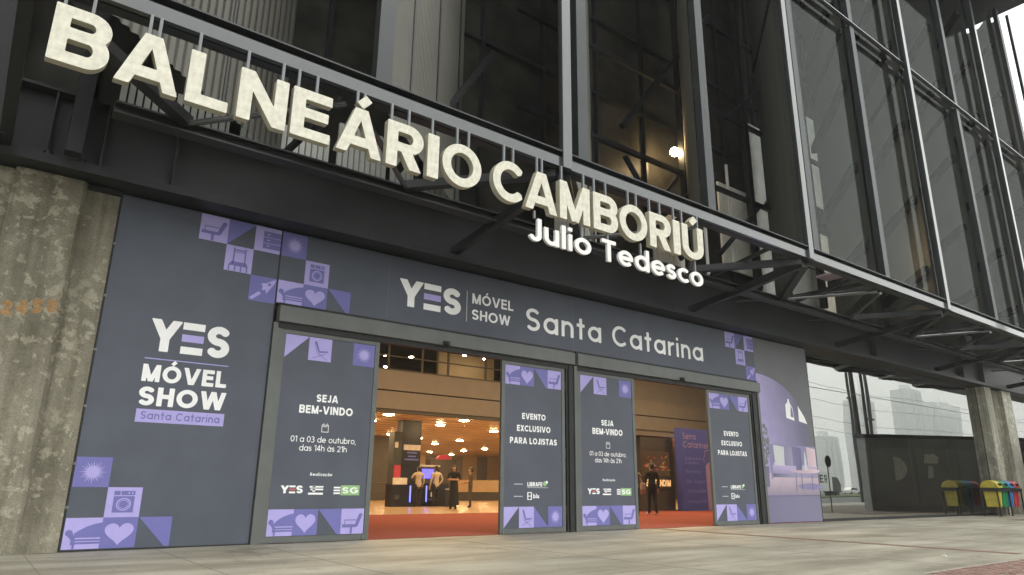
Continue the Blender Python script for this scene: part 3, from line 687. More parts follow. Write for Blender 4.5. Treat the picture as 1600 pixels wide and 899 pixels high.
for x, z0, z1 in ((14.9, 6.4, 10.6), (16.1, 7.0, 10.0), (19.1, 8.9, 11.4)):
    b = MB(); b.box((x - .03, -.5, z0), (x + .03, -.44, z1), 'slat_light'); b.build('white_tube', sc)
for x in (5.9, 13.9, 16.9, 20.4, 24.2):
    b = MB(); b.box((x - .09, -.75, 6.34), (x + .09, -.57, 21.6), 'dark_steel'); b.build('inner_post', sc)
for z in (8.9, 11.4):
    b = MB(); b.box((8.2, -.72, z), (34, -.62, z + .12), 'dark_steel'); b.build('inner_rail', sc)
for xa, xb in ((14.42, 18.2), (18.44, 21.48), (21.72, 25.62), (25.87, 28.83), (29.07, 32.88)):
    for z0, z1 in ((6.2, 13.9), (14.15, 21.6)):
        b = MB(); b.box((xa, -3.345, z0), (xb, -3.339, z1), 'screen_glass'); b.build('glass_pane', sc)

# ------------------------------------------------------------------ concrete columns
c = thing('concrete_column', 'peeling weathered concrete column with painted orange number 2450 beside the left banner', 'column', 'concrete columns under the girder')
b = MB(); b.prism([(-.17, .5), (-.17, -.11), (-.13, -.15), (.65, -.15), (.70, -.10), (.70, .5)], 'z', 0, 5.125, 'column_concrete'); b.build('shaft', c)
b = MB(); b.box((.702, .005, 0), (1.155, .5, 5.06), 'column_concrete'); b.build('side_pier', c)
b = MB(); b.box((-1.3, -.03, 0), (-.172, .5, 5.12), 'column_concrete'); b.build('side_pier', c)
b = MB(); b.box((.71, -.05, 5.065), (1.16, .1, 5.14), 'dark_steel'); b.build('cap_plate', c)
b = MB()
for k, ch in enumerate('2450'): add_text(b, ch, .0 + .165 * k, .125 + .165 * k, 3.02 + .035 * k, .2, -.1535, 'paint_number', w=.28)
b.build('painted_number', c)
c = thing('concrete_column', 'pale ribbed concrete column behind the recycling bins at the right', 'column', 'concrete columns under the girder', loc=(33.3, -.35, 0))
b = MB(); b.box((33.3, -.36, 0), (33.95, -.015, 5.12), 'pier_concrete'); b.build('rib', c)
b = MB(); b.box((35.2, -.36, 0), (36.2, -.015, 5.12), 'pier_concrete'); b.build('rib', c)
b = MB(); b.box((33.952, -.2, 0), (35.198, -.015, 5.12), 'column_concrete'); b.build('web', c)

# ------------------------------------------------------------------ printed tiles
def tile(mb, kind, x, z, s, sz, y=0):
    """square printed tile; x,z lower-left corner"""
    Y1, Y2, Y3 = y - .003, y - .006, y - .009
    P = lambda u, v: (x + u * s, z + v * sz)
    Q = lambda pts: [P(*q) for q in pts]
    LI, VI = 'print_lilac', 'print_violet'
    def sq(m): mb.flat(Q(rect(0, 0, 1, 1)), Y1, m)
    def ln(a, b, w, m, yy=Y2):
        d = Vector((b[0] - a[0], b[1] - a[1])); d.normalize(); n = Vector((-d.y, d.x)) * w / 2
        mb.flat(Q([(a[0] - n.x, a[1] - n.y), (b[0] - n.x, b[1] - n.y), (b[0] + n.x, b[1] + n.y), (a[0] + n.x, a[1] + n.y)]), yy, m)
    if kind == 'armchair':
        sq(LI); mb.flat(Q([(.06, .26), (.66, .26), (.74, .3), (.94, .78), (.86, .82), (.78, .8), (.62, .38), (.06, .38)]), Y2, VI)
        ln((.16, .38), (.16, .56), .03, VI); ln((.145, .55), (.68, .55), .035, VI); ln((.46, .02), (.46, .27), .09, VI)
    elif kind == 'tri_v': mb.flat(Q([(0, 0), (1, 1), (0, 1)]), Y1, VI)
    elif kind == 'tri_l': mb.flat(Q([(0, 0), (1, 1), (0, 1)]), Y1, LI)
    elif kind == 'tri_d': mb.flat(Q([(0, 1), (.85, 0), (1, 0), (1, 1)]), Y1, VI)
    elif kind == 'tri_u': mb.flat(Q([(0, 0), (1, 0), (0, 1)]), Y1, VI)
    elif kind == 'drawer':
        sq(LI); mb.flat(Q(rect(.32, .14, 1, .84)), Y2, VI)
        for v in (.36, .6): ln((.32, v), (1, v), .025, LI, Y3)
        for v in (.72, .48, .26): ln((.45, v), (.56, v), .05, LI, Y3)
    elif kind == 'chair':
        sq(LI)
        for u in (.3, .72): ln((u, .3), (u, .92), .05, VI)
        ln((.3, .84), (.72, .84), .06, VI); ln((.3, .76), (.72, .76), .03, VI)
        mb.flat(Q([(.14, .22), (.86, .22), (.78, .38), (.24, .38)]), Y2, VI)
        for u in (.16, .38, .6, .82): ln((u, .02), (u, .23), .05, VI)
    elif kind == 'rocket':
        sq(VI); mb.flat(Q([(.98, .95), (.84, .9), (.62, .76), (.42, .72), (.5, .6), (.46, .5), (.5, .46), (.6, .5), (.66, .34), (.76, .52), (.92, .76)]), Y2, LI)
        mb.flat(Q([(.02, .1), (.36, .4), (.46, .32), (.14, .04)]), Y2, LI); mb.flat(Q(circ(.74, .72, .06)), Y3, VI)
    elif kind == 'sun':
        sq(VI); mb.flat(Q(circ(.5, .5, .17)), Y2, LI)
        for k in range(24):
            a = 2 * math.pi * k / 24; L = .40 if k % 2 == 0 else .34
            c0, c1 = math.cos(a), math.sin(a); w = .024
            mb.flat(Q([(.5 + .15 * c0 + w * c1, .5 + .15 * c1 - w * c0), (.5 + L * c0, .5 + L * c1), (.5 + .15 * c0 - w * c1, .5 + .15 * c1 + w * c0)]), Y2 - .0007 * (k % 2) - .0005, LI)
    elif kind == 'washer':
        sq(LI); mb.flat(Q(rect(.2, .16, .8, .70)), Y2, VI); mb.flat(Q(rect(.2, .74, .37, .88)), Y2, VI); mb.flat(Q(rect(.4, .74, .8, .88)), Y2, VI)
        mb.flat(Q(circ(.5, .43, .215)), Y3, LI); mb.flat(Q(circ(.5, .43, .175)), Y3 - .002, VI); mb.flat(Q(circ(.5, .43, .15)), Y3 - .004, LI); mb.flat(Q(circ(.5, .43, .13, a0=-20, a1=290)), Y3 - .006, VI)
        for u in (.62, .72): mb.flat(Q(circ(u, .81, .03, n=10)), Y3, LI)
    elif kind == 'sofa':
        sq(LI); mb.flat(Q([(.30, .16), (1, .16), (1, .84), (.84, .81), (.6, .72), (.4, .60), (.28, .5)]), Y2, VI)
        mb.flat(Q(circ(.14, .52, .1, n=14) ), Y2 - .0006, VI); mb.flat(Q([(.12, .42), (.24, .52), (.34, .3), (.34, .14), (.22, .14), (.22, .3)]), Y2 - .0012, VI)
        ln((.32, .34), (1, .34), .045, LI, Y3); ln((.32, .24), (1, .24), .03, LI, Y3); ln((.3, .02), (.3, .15), .06, VI, Y3)
    elif kind == 'heart':
        sq(VI); pts = []
        for k in range(40):
            t = 2 * math.pi * k / 40
            pts.append((.5 + .41 * math.sin(t) ** 3, .50 + .0255 * (13 * math.cos(t) - 5 * math.cos(2 * t) - 2 * math.cos(3 * t) - math.cos(4 * t))))
        mb.flat(Q(pts), Y2, LI)
    elif kind == 'lounge':
        sq(LI); mb.flat(Q([(.24, .84), (.32, .86), (.48, .44), (.84, .46), (.86, .4), (.46, .36), (.42, .4)]), Y2, VI)
        ln((.2, .1), (.74, .34), .025, VI); ln((.82, .06), (.36, .36), .025, VI, Y2 - .0008); ln((.24, .8), (.36, .38), .02, VI, Y2 - .0016)
def line(mb, x0, z0, x1, z1, y, m): mb.flat(rect(x0, z0, x1, z1), y, m)
def yes_logo(mb, x0, x1, z0, z1, y, mid='print_lilac'):
    W = x1 - x0; H = z1 - z0
    add_text(mb, 'Y', x0, x0 + .37 * W, z0, H, y, 'print_white', w=.23, n=40)
    for k, m in ((0, 'print_white'), (1, mid), (2, 'print_white')):
        a = z0 + H * (.0 + .385 * k); line(mb, x0 + .385 * W, a, x0 + .66 * W, a + H * .23, y, m)
    add_text(mb, 'S', x0 + .70 * W, x1, z0 - .01 * H, H * 1.02, y, 'print_white', w=.235, n=40)

# left banner panel
t = thing('event_banner', 'tall slate grey event banner panel beside the weathered concrete column', 'banner', loc=(2.4, 0, 0))
b = MB(); b.box((1.185, 0, .02), (3.63, .05, 5.11), 'banner_navy'); b.build('board', t)
b = MB(); b.box((1.16, -.004, 0), (1.182, .05, 5.11), 'black_rubber'); b.box((3.632, .004, 0), (3.652, .05, 5.11), 'black_rubber'); b.box((1.185, .0, 0), (3.63, .05, .018), 'black_rubber'); b.build('edge_trim', t)
for z in (.55, 1.12, 1.9, 2.7, 3.5, 4.3):
    b = MB(); b.box((1.158, -.012, z), (1.2, -.0042, z + .035), 'hanger_metal'); b.build('clip', t)
b = MB(); s = .437
for k, x, z in (('armchair', 2.32, 4.665), ('tri_v', 2.757, 4.665), ('drawer', 3.193, 4.665), ('chair', 2.757, 4.23), ('rocket', 3.193, 3.795)): tile(b, k, x, z, s, .435)
b.build('printed_pattern', t); b = MB()
for k, x, z in (('sun', 1.19, .83), ('washer', 1.627, .43), ('sofa', 1.19, .03), ('heart', 1.627, .03), ('tri_d', 2.07, .03)): tile(b, k, x, z, s, .40)
b.build('printed_pattern', t)
b = MB(); yes_logo(b, 1.84, 3.0, 2.79, 3.28, -.004)
line(b, 1.82, 2.665, 3.02, 2.68, -.004, 'print_lilac')
add_text(b, 'MÓVEL', 1.82, 3.02, 2.33, .255, -.004, 'print_white', w=.23, gap=.11, n=36); add_text(b, 'SHOW', 1.82, 3.04, 1.98, .275, -.004, 'print_white', w=.23, gap=.11, n=36)
line(b, 1.82, 1.74, 3.05, 1.93, -.004, 'print_lilac'); add_text(b, 'Santa Catarina', 1.885, 2.985, 1.785, .112, -.007, 'print_violet', w=.15, gap=.17)
b.build('lettering', t)
# header banner
t = thing('header_banner', 'long slate grey header banner above the two sliding door entrances', 'banner', loc=(10.5, 0, 3.83))
b = MB(); b.box((3.655, 0, 3.83), (17.37, .05, 5.11), 'banner_navy'); b.build('board', t)
b = MB()
for x in (5.72, 10.4, 14.9): b.box((x - .004, -.001, 3.835), (x + .004, .0, 5.1), 'mural_line')
b.build('board_seam', t)
b = MB()
for k, x, z in (('sun', 3.66, 4.665), ('washer', 4.1, 4.23), ('sofa', 3.66, 3.835), ('heart', 4.1, 3.835), ('tri_d', 4.54, 3.835)): tile(b, k, x, z, .437, .435 if z > 4 else .395)
b.build('printed_pattern', t); b = MB()
for k, x, z in (('armchair', 16.06, 4.665), ('tri_v', 16.5, 4.665), ('drawer', 16.935, 4.665), ('chair', 16.5, 4.23), ('rocket', 16.935, 3.84)): tile(b, k, x, z, .435, .435 if z > 4 else .39)
b.build('printed_pattern', t)
b = MB(); yes_logo(b, 5.95, 7.35, 4.17, 4.70, -.004); line(b, 7.485, 4.08, 7.5, 4.72, -.004, 'print_grey')
add_text(b, 'MÓVEL', 7.62, 8.68, 4.48, .215, -.004, 'print_white', w=.19, gap=.12, n=30); add_text(b, 'SHOW', 7.62, 8.6, 4.145, .215, -.004, 'print_white', w=.19, gap=.12, n=30)
b.build('logo', t); b = MB()
tw = text_width('Santa Catarina', .155, .17); k = 6.02 / tw; w1 = text_width('Santa', .155, .17) * k; w2 = text_width('Catarina', .155, .17) * k
add_text(b, 'Santa', 9.03, 9.03 + w1, 4.13, .50, -.004, 'print_white', w=.155, gap=.17, n=36); b.build('lettering', t); b = MB()
add_text(b, 'Catarina', 15.05 - w2, 15.05, 4.13, .50, -.004, 'print_white', w=.155, gap=.17, n=36)
b.build('lettering', t)
# mural panel at the right end of the banners
t = thing('mural_panel', 'tall printed mural panel of a lilac living room with sofa, right of the doors', 'mural', loc=(18.8, 0, 0))
b = MB(); b.box((17.38, 0, .02), (20.14, .05, 5.11), 'mural_grey'); b.build('board', t)
b = MB(); X0, X1 = 17.385, 20.1
pts = [(X0, .72), (19.86, .72), (19.86, 2.45)] + [(X0 + (19.86 - X0) * math.cos(R(a)), 2.45 + 1.62 * math.sin(R(a))) for a in range(6, 91, 6)]
b.flat(pts, -.002, 'mural_lav')
b.flat(rect(X0, .74, 20.13, 1.32), -.005, 'mural_floor'); b.flat(rect(X0, .02, 20.13, .715), -.002, 'mural_base'); b.flat(rect(X0, .716, 20.13, .732), -.006, 'mural_line')
b.flat(circ(19.7, .98, .7, .09), -.0065, 'mural_lav2')
lf = []
for k in range(44):
    a = random.uniform(0, 6.28); rr = random.uniform(.0, 1) ** .5; cx, cz = 17.42 + abs(.30 * rr * math.cos(a)), 2.15 + .62 * rr * math.sin(a)
    lf.append((cx, cz))
for i, (cx, cz) in enumerate(lf): b.flat([(cx - .0 if cx < 17.45 else cx - .06, cz - .02), (cx + .07, cz - .05), (cx + .03, cz + .07)], -.007 - i * .00004, 'mural_leaf')
b.flat([(17.4, .95), (17.6, .95), (17.64, 1.5), (17.4, 1.5)], -.010, 'mural_cush')
b.flat(rect(17.72, 1.17, 17.80, 2.1), -.008, 'mural_deep'); b.flat(rect(17.78, 1.55, 20.13, 2.12), -.0085, 'mural_lav2')
b.flat([(17.82, 1.32), (20.13, 1.32), (20.13, 1.56), (17.9, 1.62), (17.82, 1.5)], -.010, 'mural_sofa'); b.flat(rect(17.8, 1.22, 20.13, 1.32), -.011, 'mural_cush')
for x, m, tw in ((17.95, 'print_grey', .06), (18.42, 'mural_cush', -.03), (18.86, 'mural_deep', .02), (19.62, 'mural_pink', .03)):
    b.flat([(x, 1.55), (x + .46, 1.53), (x + .44 + tw, 2.06), (x + .02 - tw, 2.1)], -.012 - (x - 17) * .0004, m)
b.flat(circ(19.45, 1.42, .78, .075), -.014, 'mural_pink'); b.flat(rect(18.98, 1.43, 19.28, 1.66), -.0155, 'mural_deep'); b.flat([(19.42, 1.43), (19.58, 1.43), (19.56, 1.72), (19.52, 1.95), (19.48, 1.95), (19.44, 1.72)], -.0155, 'print_grey')
for x in (18.9, 19.2, 19.75): b.flat([(x, .86), (x + .03, .86), (x + .06, 1.36), (x + .03, 1.36)], -.0125, 'mural_line')
b.flat([(18.74, 2.90), (19.16, 2.84), (19.12, 3.20), (19.0, 3.34), (18.96, 3.46), (18.90, 3.46), (18.87, 3.36), (18.75, 3.28)], -.004, 'print_white'); b.flat([(18.98, 2.95), (19.13, 2.92), (19.1, 3.18), (19.02, 3.26)], -.0045, 'mural_lav')
b.flat([(19.40, 2.84), (19.84, 2.78), (19.72, 2.98), (19.56, 3.14), (19.41, 3.3)], -.004, 'print_white'); b.flat(rect(18.92, 3.46, 18.935, 3.66), -.0045, 'mural_cush')
b.build('printed_picture', t)

# ------------------------------------------------------------------ sliding doors
for i, (x0, x1, xs, where) in enumerate(((3.70, 10.33, 6.95, 'left'), (10.42, 17.36, 13.95, 'right'))):
    t = thing('door_operator', f'grey metal door operator beam over the {where} entrance', 'door header', 'door operator beams', loc=(x0, -.1, 3.5))
    b = MB(); b.box((x0, -.13, 3.50), (x1, .05, 3.77), 'door_metal'); b.build('cover', t, bevel=.006)
    b = MB(); b.box((x0, -.05, 3.772), (x1, .05, 3.828), 'black_rubber'); b.box((x0 + .03, -.06, 3.40), (x1 - .03, .06, 3.498), 'black_rubber'); b.build('slot_shade', t)  # black strips stand in for the shade in the gap and slot
    m = thing('door_sensor', f'small black motion sensor on the operator beam over the {where} entrance', 'sensor', 'door motion sensors', loc=(xs, -.13, 3.5))
    b = MB(); b.box((xs - .07, -.19, 3.49), (xs + .07, -.132, 3.575), 'black_rubber'); b.build('housing', m, bevel=.012)
    b = MB(); b.ball((xs, -.19, 3.515), .045, 'black_rubber'); b.build('lens', m)
for x0, x1, lab in ((3.65, 3.782, 'slim grey door post beside the tall left banner'), (10.12, 10.44, 'wide dark door post between the two entrances'), (16.97, 17.375, 'dark door post beside the living room mural')):
    t = thing('door_post', lab, 'door post', 'door posts', loc=(x0, 0, 0))
    b = MB(); b.box((x0, -.045, 0), (x1, .12, 3.49), 'door_metal' if x0 < 5 else 'dark_steel'); b.build('post', t)
    if x0 > 5:
        b = MB(); b.box((x0 + .06, -.075, 0), (x0 + .13, -.047, 3.49), 'black_rubber'); b.build('seal', t); b = MB(); b.box((x1 - .09, -.07, 0), (x1 - .004, -.047, 3.49), 'door_metal'); b.build('seal', t)
def door(x0, x1, kind, lab):
    t = thing('sliding_door', lab, 'door', 'sliding door leaves', loc=((x0 + x1) / 2, 0, 0)); y = -.03; w = x1 - x0
    b = MB(); f = .085
    b.box((x0, y, .01), (x0 + f, y + .06, 3.41), 'door_metal'); b.box((x1 - f, y, .01), (x1, y + .06, 3.41), 'door_metal')
    b.box((x0 + f, y, 3.33), (x1 - f, y + .06, 3.41), 'door_metal'); b.box((x0 + f, y, .01), (x1 - f, y + .06, .10), 'door_metal'); b.build('frame', t)
    b = MB(); b.box((x0 + f + .002, y + .012, .102), (x1 - f - .002, y + .045, 3.328), 'banner_navy'); b.build('panel', t)
    Y = y + .012; a = x0 + f + .01; s = (w - 2 * f - .02) / 4
    top, bot = (('tri_l', 'lounge', None, 'sun'), ('sofa', 'heart', 'tri_d', 'armchair'))
    if kind == 'event': top, bot = bot, ('tri_l', 'lounge', 'tri_u', 'sun')
    b = MB()
    for k in range(4):
        if top[k]: tile(b, top[k], a + s * k, 2.925, s, .395, Y)
        if bot[k]: tile(b, bot[k], a + s * k, .11, s, .40, Y)
    b.build('printed_pattern', t)
    c = (x0 + x1) / 2; b = MB(); Y -= .004; T = lambda st, dx, z, H, ww=.16, m='print_white', al='c', g=.12, n=22: add_text(b, st, c + dx * w, None, z, H, Y, m, w=ww, gap=g, n=n, align=al)
    if kind == 'welcome':
        T('SEJA', 0, 2.235, .128, .22, n=30); T('BEM-VINDO', 0, 2.035, .135, .22, n=30)
        e = .010; cx, cz, r = c, 1.80, .062
        line(b, cx - r, cz - r, cx + r, cz - r + e, Y, 'print_white'); line(b, cx - r, cz + r - e, cx + r, cz + r, Y, 'print_white'); line(b, cx - r, cz - r + e, cx - r + e, cz + r - e, Y, 'print_white'); line(b, cx + r - e, cz - r + e, cx + r, cz + r - e, Y, 'print_white')
        line(b, cx - r * .7, cz + r * .45, cx + r * .7, cz + r * .6, Y, 'print_white')
        for u in (-.5, .5): line(b, cx + u * r - e / 2, cz + r, cx + u * r + e / 2, cz + r + .025, Y, 'print_white')
        T('01 a 03 de outubro,', 0, 1.565, .098, .125, g=.10); T('das 14h às 21h', 0, 1.425, .098, .125, g=.10)
        T('Realização', 0, 1.03, .05, .2, g=.2)
        yes_logo(b, c - .36 * w, c - .16 * w, .755, .875, Y, 'print_red')
        for z, xa in ((.83, .0), (.79, .02)): line(b, c - .10 * w + xa, z + .015, c + .03 * w, z + .04, Y, 'print_white')
        line(b, c - .11 * w, .735, c + .03 * w, .765, Y, 'print_white'); line(b, c - .07 * w, .78, c - .045 * w, .875, Y, 'print_white')
        for z in (.745, .79, .835): line(b, c + .13 * w, z, c + .195 * w, z + .026, Y, 'print_white')
        line(b, c + .20 * w, .725, c + .385 * w, .885, Y, 'print_green')
        add_text(b, 'SG', c + .215 * w, c + .37 * w, .755, .1, Y - .002, 'print_white', w=.2, gap=.16)
    else:
        T('EVENTO', 0, 2.235, .125, .22, n=30); T('EXCLUSIVO', 0, 1.985, .125, .22, n=30); T('PARA LOJISTAS', 0, 1.735, .125, .22, n=30)
        line(b, c - .30 * w, .935, c - .17 * w, .95, Y, 'print_grey'); line(b, c - .30 * w, .70, c - .17 * w, .715, Y, 'print_grey')
        add_text(b, 'LIBRAFE', c - .10 * w, c + .13 * w, .90, .085, Y, 'print_white', w=.24, gap=.1); line(b, c - .10 * w, .872, c + .22 * w, .882, Y, 'print_grey')
        b.flat(circ(c + .17 * w, .955, .05), Y, 'print_green'); b.flat(circ(c + .20 * w, .985, .03), Y - .001, 'print_white')
        for (u0, v0, u1, v1) in ((-.10, .64, -.085, .79), (-.045, .64, -.03, .79), (-.085, .64, -.045, .655), (-.085, .775, -.045, .79), (-.085, .705, -.045, .72)): line(b, c + u0 * w, v0, c + u1 * w, v1, Y, 'print_white')
        add_text(b, 'blu', c - .01 * w, c + .08 * w, .67, .085, Y, 'print_white', w=.24, gap=.12)
    b.build('lettering', t)
    b = MB()
    for z in (.32, 1.5, 2.9): b.box((x0 - .028 if x0 < 4 or 10.4 < x0 < 11 else x1 + .002, y - .004, z), (x0 - .003 if x0 < 4 or 10.4 < x0 < 11 else x1 + .027, y + .03, z + .2), 'black_rubber')
    b.build('hinge', t)
    b = MB(); xe = x1 - .12 if kind == 'welcome' else x0 + .06; b.box((xe, y - .02, .02), (xe + .03, y - .002, .07), 'hanger_metal'); b.build('floor_bolt', t)
door(3.785, 5.61, 'welcome', 'wide sliding door leaf reading SEJA BEM-VINDO, next to the tall left banner')
door(8.385, 10.09, 'event', 'sliding door leaf reading EVENTO EXCLUSIVO, left of the dark middle post')
door(10.475, 12.30, 'welcome', 'sliding door leaf reading SEJA BEM-VINDO, right of the dark middle post')
door(15.06, 16.94, 'event', 'sliding door leaf reading EVENTO EXCLUSIVO, beside the mural')

# ------------------------------------------------------------------ reflective glass wall
t = thing('glass_wall', 'mirrored glass wall reflecting the sky and street, right of the mural', 'glass wall', loc=(20.2, 0, 0))
xs = [20.17, 23.3, 26.4, 29.5, 32.6, 35.7, 38.8, 41.9, 45.0]
for a, c_ in zip(xs[:-1], xs[1:]):
    for z0, z1 in ((.08, 3.93), (3.95, 5.11)):
        b = MB(); b.box((a + .006, 0, z0), (c_ - .006, .012, z1), 'mirror_glass'); b.build('pane', t)
b = MB(); b.box((20.15, -.02, 0), (45, .03, .078), 'black_rubber')
for x in xs: b.box((x - .005, .0, .08), (x + .005, .03, 5.11), 'black_rubber')
b.box((20.17, .002, 3.932), (45, .03, 3.948), 'black_rubber'); b.build('frame', t)

# ------------------------------------------------------------------ big hanging letters
LZ, LH, LY = 4.945, .65, -3.78
def sign_letter(ch, x0, x1, z, H, y, w, depth, front, side, lab, grp, hang, top):
    t = thing('sign_letter', lab, 'letter', grp, loc=(x0, y, z))
    W = glyph(ch, w)[2]; sx = (x1 - x0) / W
    mb, _ = solid_letter(ch, w, H, sx, depth, front, side); mb.build('letter_body', t, loc=(0, 0, 0))
    for f, zb, zt in hang:
        x = x0 + (x1 - x0) * f; b = MB(); b.box((x - .016, y + depth * .45, z + zb * H), (x + .016, y + depth * .45 + .035, zt), top); b.build('hanger', t)
    return t
ORD = [('B', -.09, .44, 'first and leftmost cream letter B of the big sign'), ('A', .51, 1.12, 'cream letter A between the first B and the L'), ('L', 1.2, 1.65, 'cream letter L between the A and the N'),
       ('N', 1.75, 2.32, 'cream letter N between the L and the E'), ('E', 2.38, 2.88, 'cream letter E, the only E of the big sign'), ('Á', 2.97, 3.59, 'cream accented letter Á between the E and the R'),
       ('R', 3.66, 4.22, 'cream letter R between the accented Á and the I'), ('I', 4.28, 4.46, 'cream letter I between the first R and the first O'), ('O', 4.52, 5.18, 'cream letter O ending the first word of the big sign'),
       ('C', 5.39, 5.97, 'cream letter C starting the second word of the big sign'), ('A', 6.0, 6.63, 'cream letter A between the C and the M'), ('M', 6.69, 7.34, 'cream letter M above the white small J u l'),
       ('B', 7.42, 7.99, 'cream letter B between the M and the second O'), ('O', 8.03, 8.72, 'cream letter O between the second B and the second R'), ('R', 8.78, 9.36, 'cream letter R between the second O and the last I'),
       ('I', 9.41, 9.6, 'cream letter I beside the final accented Ú'), ('Ú', 9.66, 10.27, 'cream accented letter Ú ending the big sign')]
for ch, a, c_, lab in ORD:
    if ch in 'AÁ': hg = [(.42, .97, 5.87), (.58, .97, 5.87)]
    elif ch in 'IL': hg = [(.5 if ch == 'I' else .18, .98, 5.87)]
    elif ch in 'OC': hg = [(.4, .97, 5.87), (.7, .95, 5.87)]
    else: hg = [(.13, .98, 5.87), (.87 if ch in 'NMÚ' else .6, .97, 5.87)]
    sign_letter(ch, a, c_, LZ, LH, LY, .20, .10, 'letter_cream', 'letter_shaded_side', lab, 'big cream sign letters', hg, 'hanger_metal')
JT = 'Julio Tedesco'; w = .17; gap = .11
tw = text_width(JT, w, gap); sx = (10.22 - 6.09) / tw; x = 6.09
names = {0: 'white letter J starting the small line under the big sign', 1: 'white small letter u beside the J', 2: 'white small letter l between u and i', 3: 'white small letter i between l and o', 4: 'white small letter o ending the first small word',
         6: 'white letter T starting the second small word', 7: 'white small letter e between the T and the d', 8: 'white small letter d between two letters e', 9: 'white small letter e between the d and the s', 10: 'white small letter s between e and c', 11: 'white small letter c between s and the last o', 12: 'white small letter o ending the small line'}
for i, ch in enumerate(JT):
    W = glyph(ch, w)[2]
    if ch != ' ':
        hg = [(.5, 1.0 if ch in 'JlT' else .70, 4.95)] if ch in 'JuioTedsc' and i in (0, 4, 6, 8, 12) else []
        sign_letter(ch, x, x + W * sx, 4.45, .375, -3.76, w, .045, 'letter_white', 'letter_white', names[i], 'small white sign letters', hg, 'hanger_metal')
    x += (W + gap) * sx

# ------------------------------------------------------------------ lamps
def disc_lamp(x, y, z, r, lab, grp, m='lamp_glow'):
    t = thing('ceiling_light', lab, 'ceiling light', grp, loc=(x, y, z))
    b = MB(); b.tube((x, y, z - .035), (x, y, z - .001), r + .012, 'lamp_ring', 20); b.build('ring', t)
    b = MB(); b.ball((x, y, z - .036), (r, r, -.045), m, 20, 6, half=True); b.build('diffuser', t)
    return t
proto = disc_lamp(13.5, 14.7, 3.735, .22, 'round glowing downlight in the low wooden lobby ceiling', 'lobby downlights')
LP = [(18.4, 21.0), (14.3, 17.9), (17.8, 17.6), (17.3, 14.8), (21.9, 26.7), (25.8, 31.2), (19.1, 25.1), (19.7, 28.3), (28.6, 46), (27.4, 40.9), (25.1, 27.0), (32.7, 38.0), (32.1, 34.1), (31.9, 42.1), (15.6, 24), (23, 36), (21.5, 41), (36.0, 45), (29, 24), (33, 28),
      (36, 33), (39, 39), (25.3, 22), (30, 19), (22, 19), (26, 16), (34, 16), (38, 21), (43, 28), (12, 20)]
for x, y in LP: c = copy_tree(proto); c.location = (x, y, 3.735)
proto = disc_lamp(9.5, 4.5, 7.19, .36, 'unseen round downlight added in the high ceiling to light the red carpet', 'added entrance hall downlights')  # unseen lamps, added to light the carpet and the fascia
for x, y in ((14, 4.5), (19, 4.5), (24, 4.5), (9.5, 9.5), (14, 9.5), (19, 9.5), (24, 9.5), (29, 9.5), (29, 4.5)): c = copy_tree(proto); c.location = (x, y, 7.19)
proto = disc_lamp(14.7, 15.2, 6.35, .10, 'small white light inside the glazed mezzanine, some added to light its wall', 'mezzanine lights', 'lamp_white')
for x, y, z in ((13.4, 15.0, 5.75), (14.1, 16.5, 6.55), (19.2, 16.0, 6.9), (17.9, 15.8, 6.9)): c = copy_tree(proto); c.location = (x, y, z)  # the pair by the warm wall is hidden, added to brighten it
def flood(x, y, z, r, lab):
    t = thing('flood_lamp', lab, 'lamp', 'lamps behind the upper screen', loc=(x, y, z))
    b = MB(); b.ball((x, y, z), r, 'lamp_glow', 12, 8); b.build('bulb', t)
    b = MB(); b.tube((x, y + .02, z + r * .6), (x, y + .1, z + r * 2.2), r * .5, 'dark_steel', 8); b.build('bracket', t)
flood(13.75, -.5, 9.65, .12, 'warm bright lamp glowing behind the dark upper glass')
flood(21.7, -2.0, 7.9, .07, 'tiny lamp between the perforated fins, right of the warm bright lamp')
t = thing('canopy_light', 'square pale ceiling light hanging behind the canopy beam', 'ceiling light', loc=(19.9, -1.2, 7.1))
b = MB(); b.box((19.55, -1.5, 7.1), (20.2, -.95, 7.16), 'mural_pink'); b.build('diffuser', t)
b = MB(); b.box((18.4, -1.25, 7.17), (20.3, -1.2, 7.2), 'dark_steel'); b.build('arm', t)

# ------------------------------------------------------------------ lobby furniture
t = thing('reception_kiosk', 'dark navy reception kiosk with tall totem, glowing blue strips and screens', 'kiosk', loc=(15.6, 16.2, 0))
b = MB(); b.box((14.6, 16.1, 0), (15.55, 16.7, .92), 'desk_navy'); b.box((15.55, 16.25, 0), (17.5, 16.9, .98), 'desk_navy'); b.build('counter', t)
b = MB(); b.box((14.62, 16.08, .922), (15.3, 16.14, 1.20), 'white_board'); b.build('front_sign', t)
b = MB(); b.box((15.0, 16.9, 0), (15.4, 17.4, 3.2), 'cushion_dark'); b.box((15.42, 16.95, 0), (16.4, 17.45, 3.73), 'desk_navy'); b.build('totem', t)
b = MB(); b.box((15.52, 16.93, 2.42), (16.38, 16.948, 2.66), 'white_board'); b.build('totem_sign', t)
b = MB()
for z, x0, x1 in ((2.28, 15.7, 16.2), (2.12, 15.75, 16.15), (1.98, 15.6, 16.3)): b.box((x0, 16.93, z), (x1, 16.947, z + .06), 'banner_purple_text')
b.build('totem_lines', t)
b = MB(); b.box((15.05, 16.87, 1.2), (15.38, 16.895, 1.75), 'screen_red'); b.build('red_screen', t)
b = MB(); b.box((15.04, 16.87, 2.5), (15.2, 16.895, 2.75), 'white_board'); b.build('logo_plate', t)
b = MB(); b.box((15.5, 17.0, .98), (17.5, 17.1, 1.72), 'cushion_dark'); b.box((15.5, 16.98, 1.72), (17.5, 17.0, 1.8), 'white_board'); b.build('back_panel', t)
b = MB(); b.box((16.55, 16.955, 1.2), (17.15, 16.998, 1.62), 'screen_blue'); b.build('blue_screen', t)
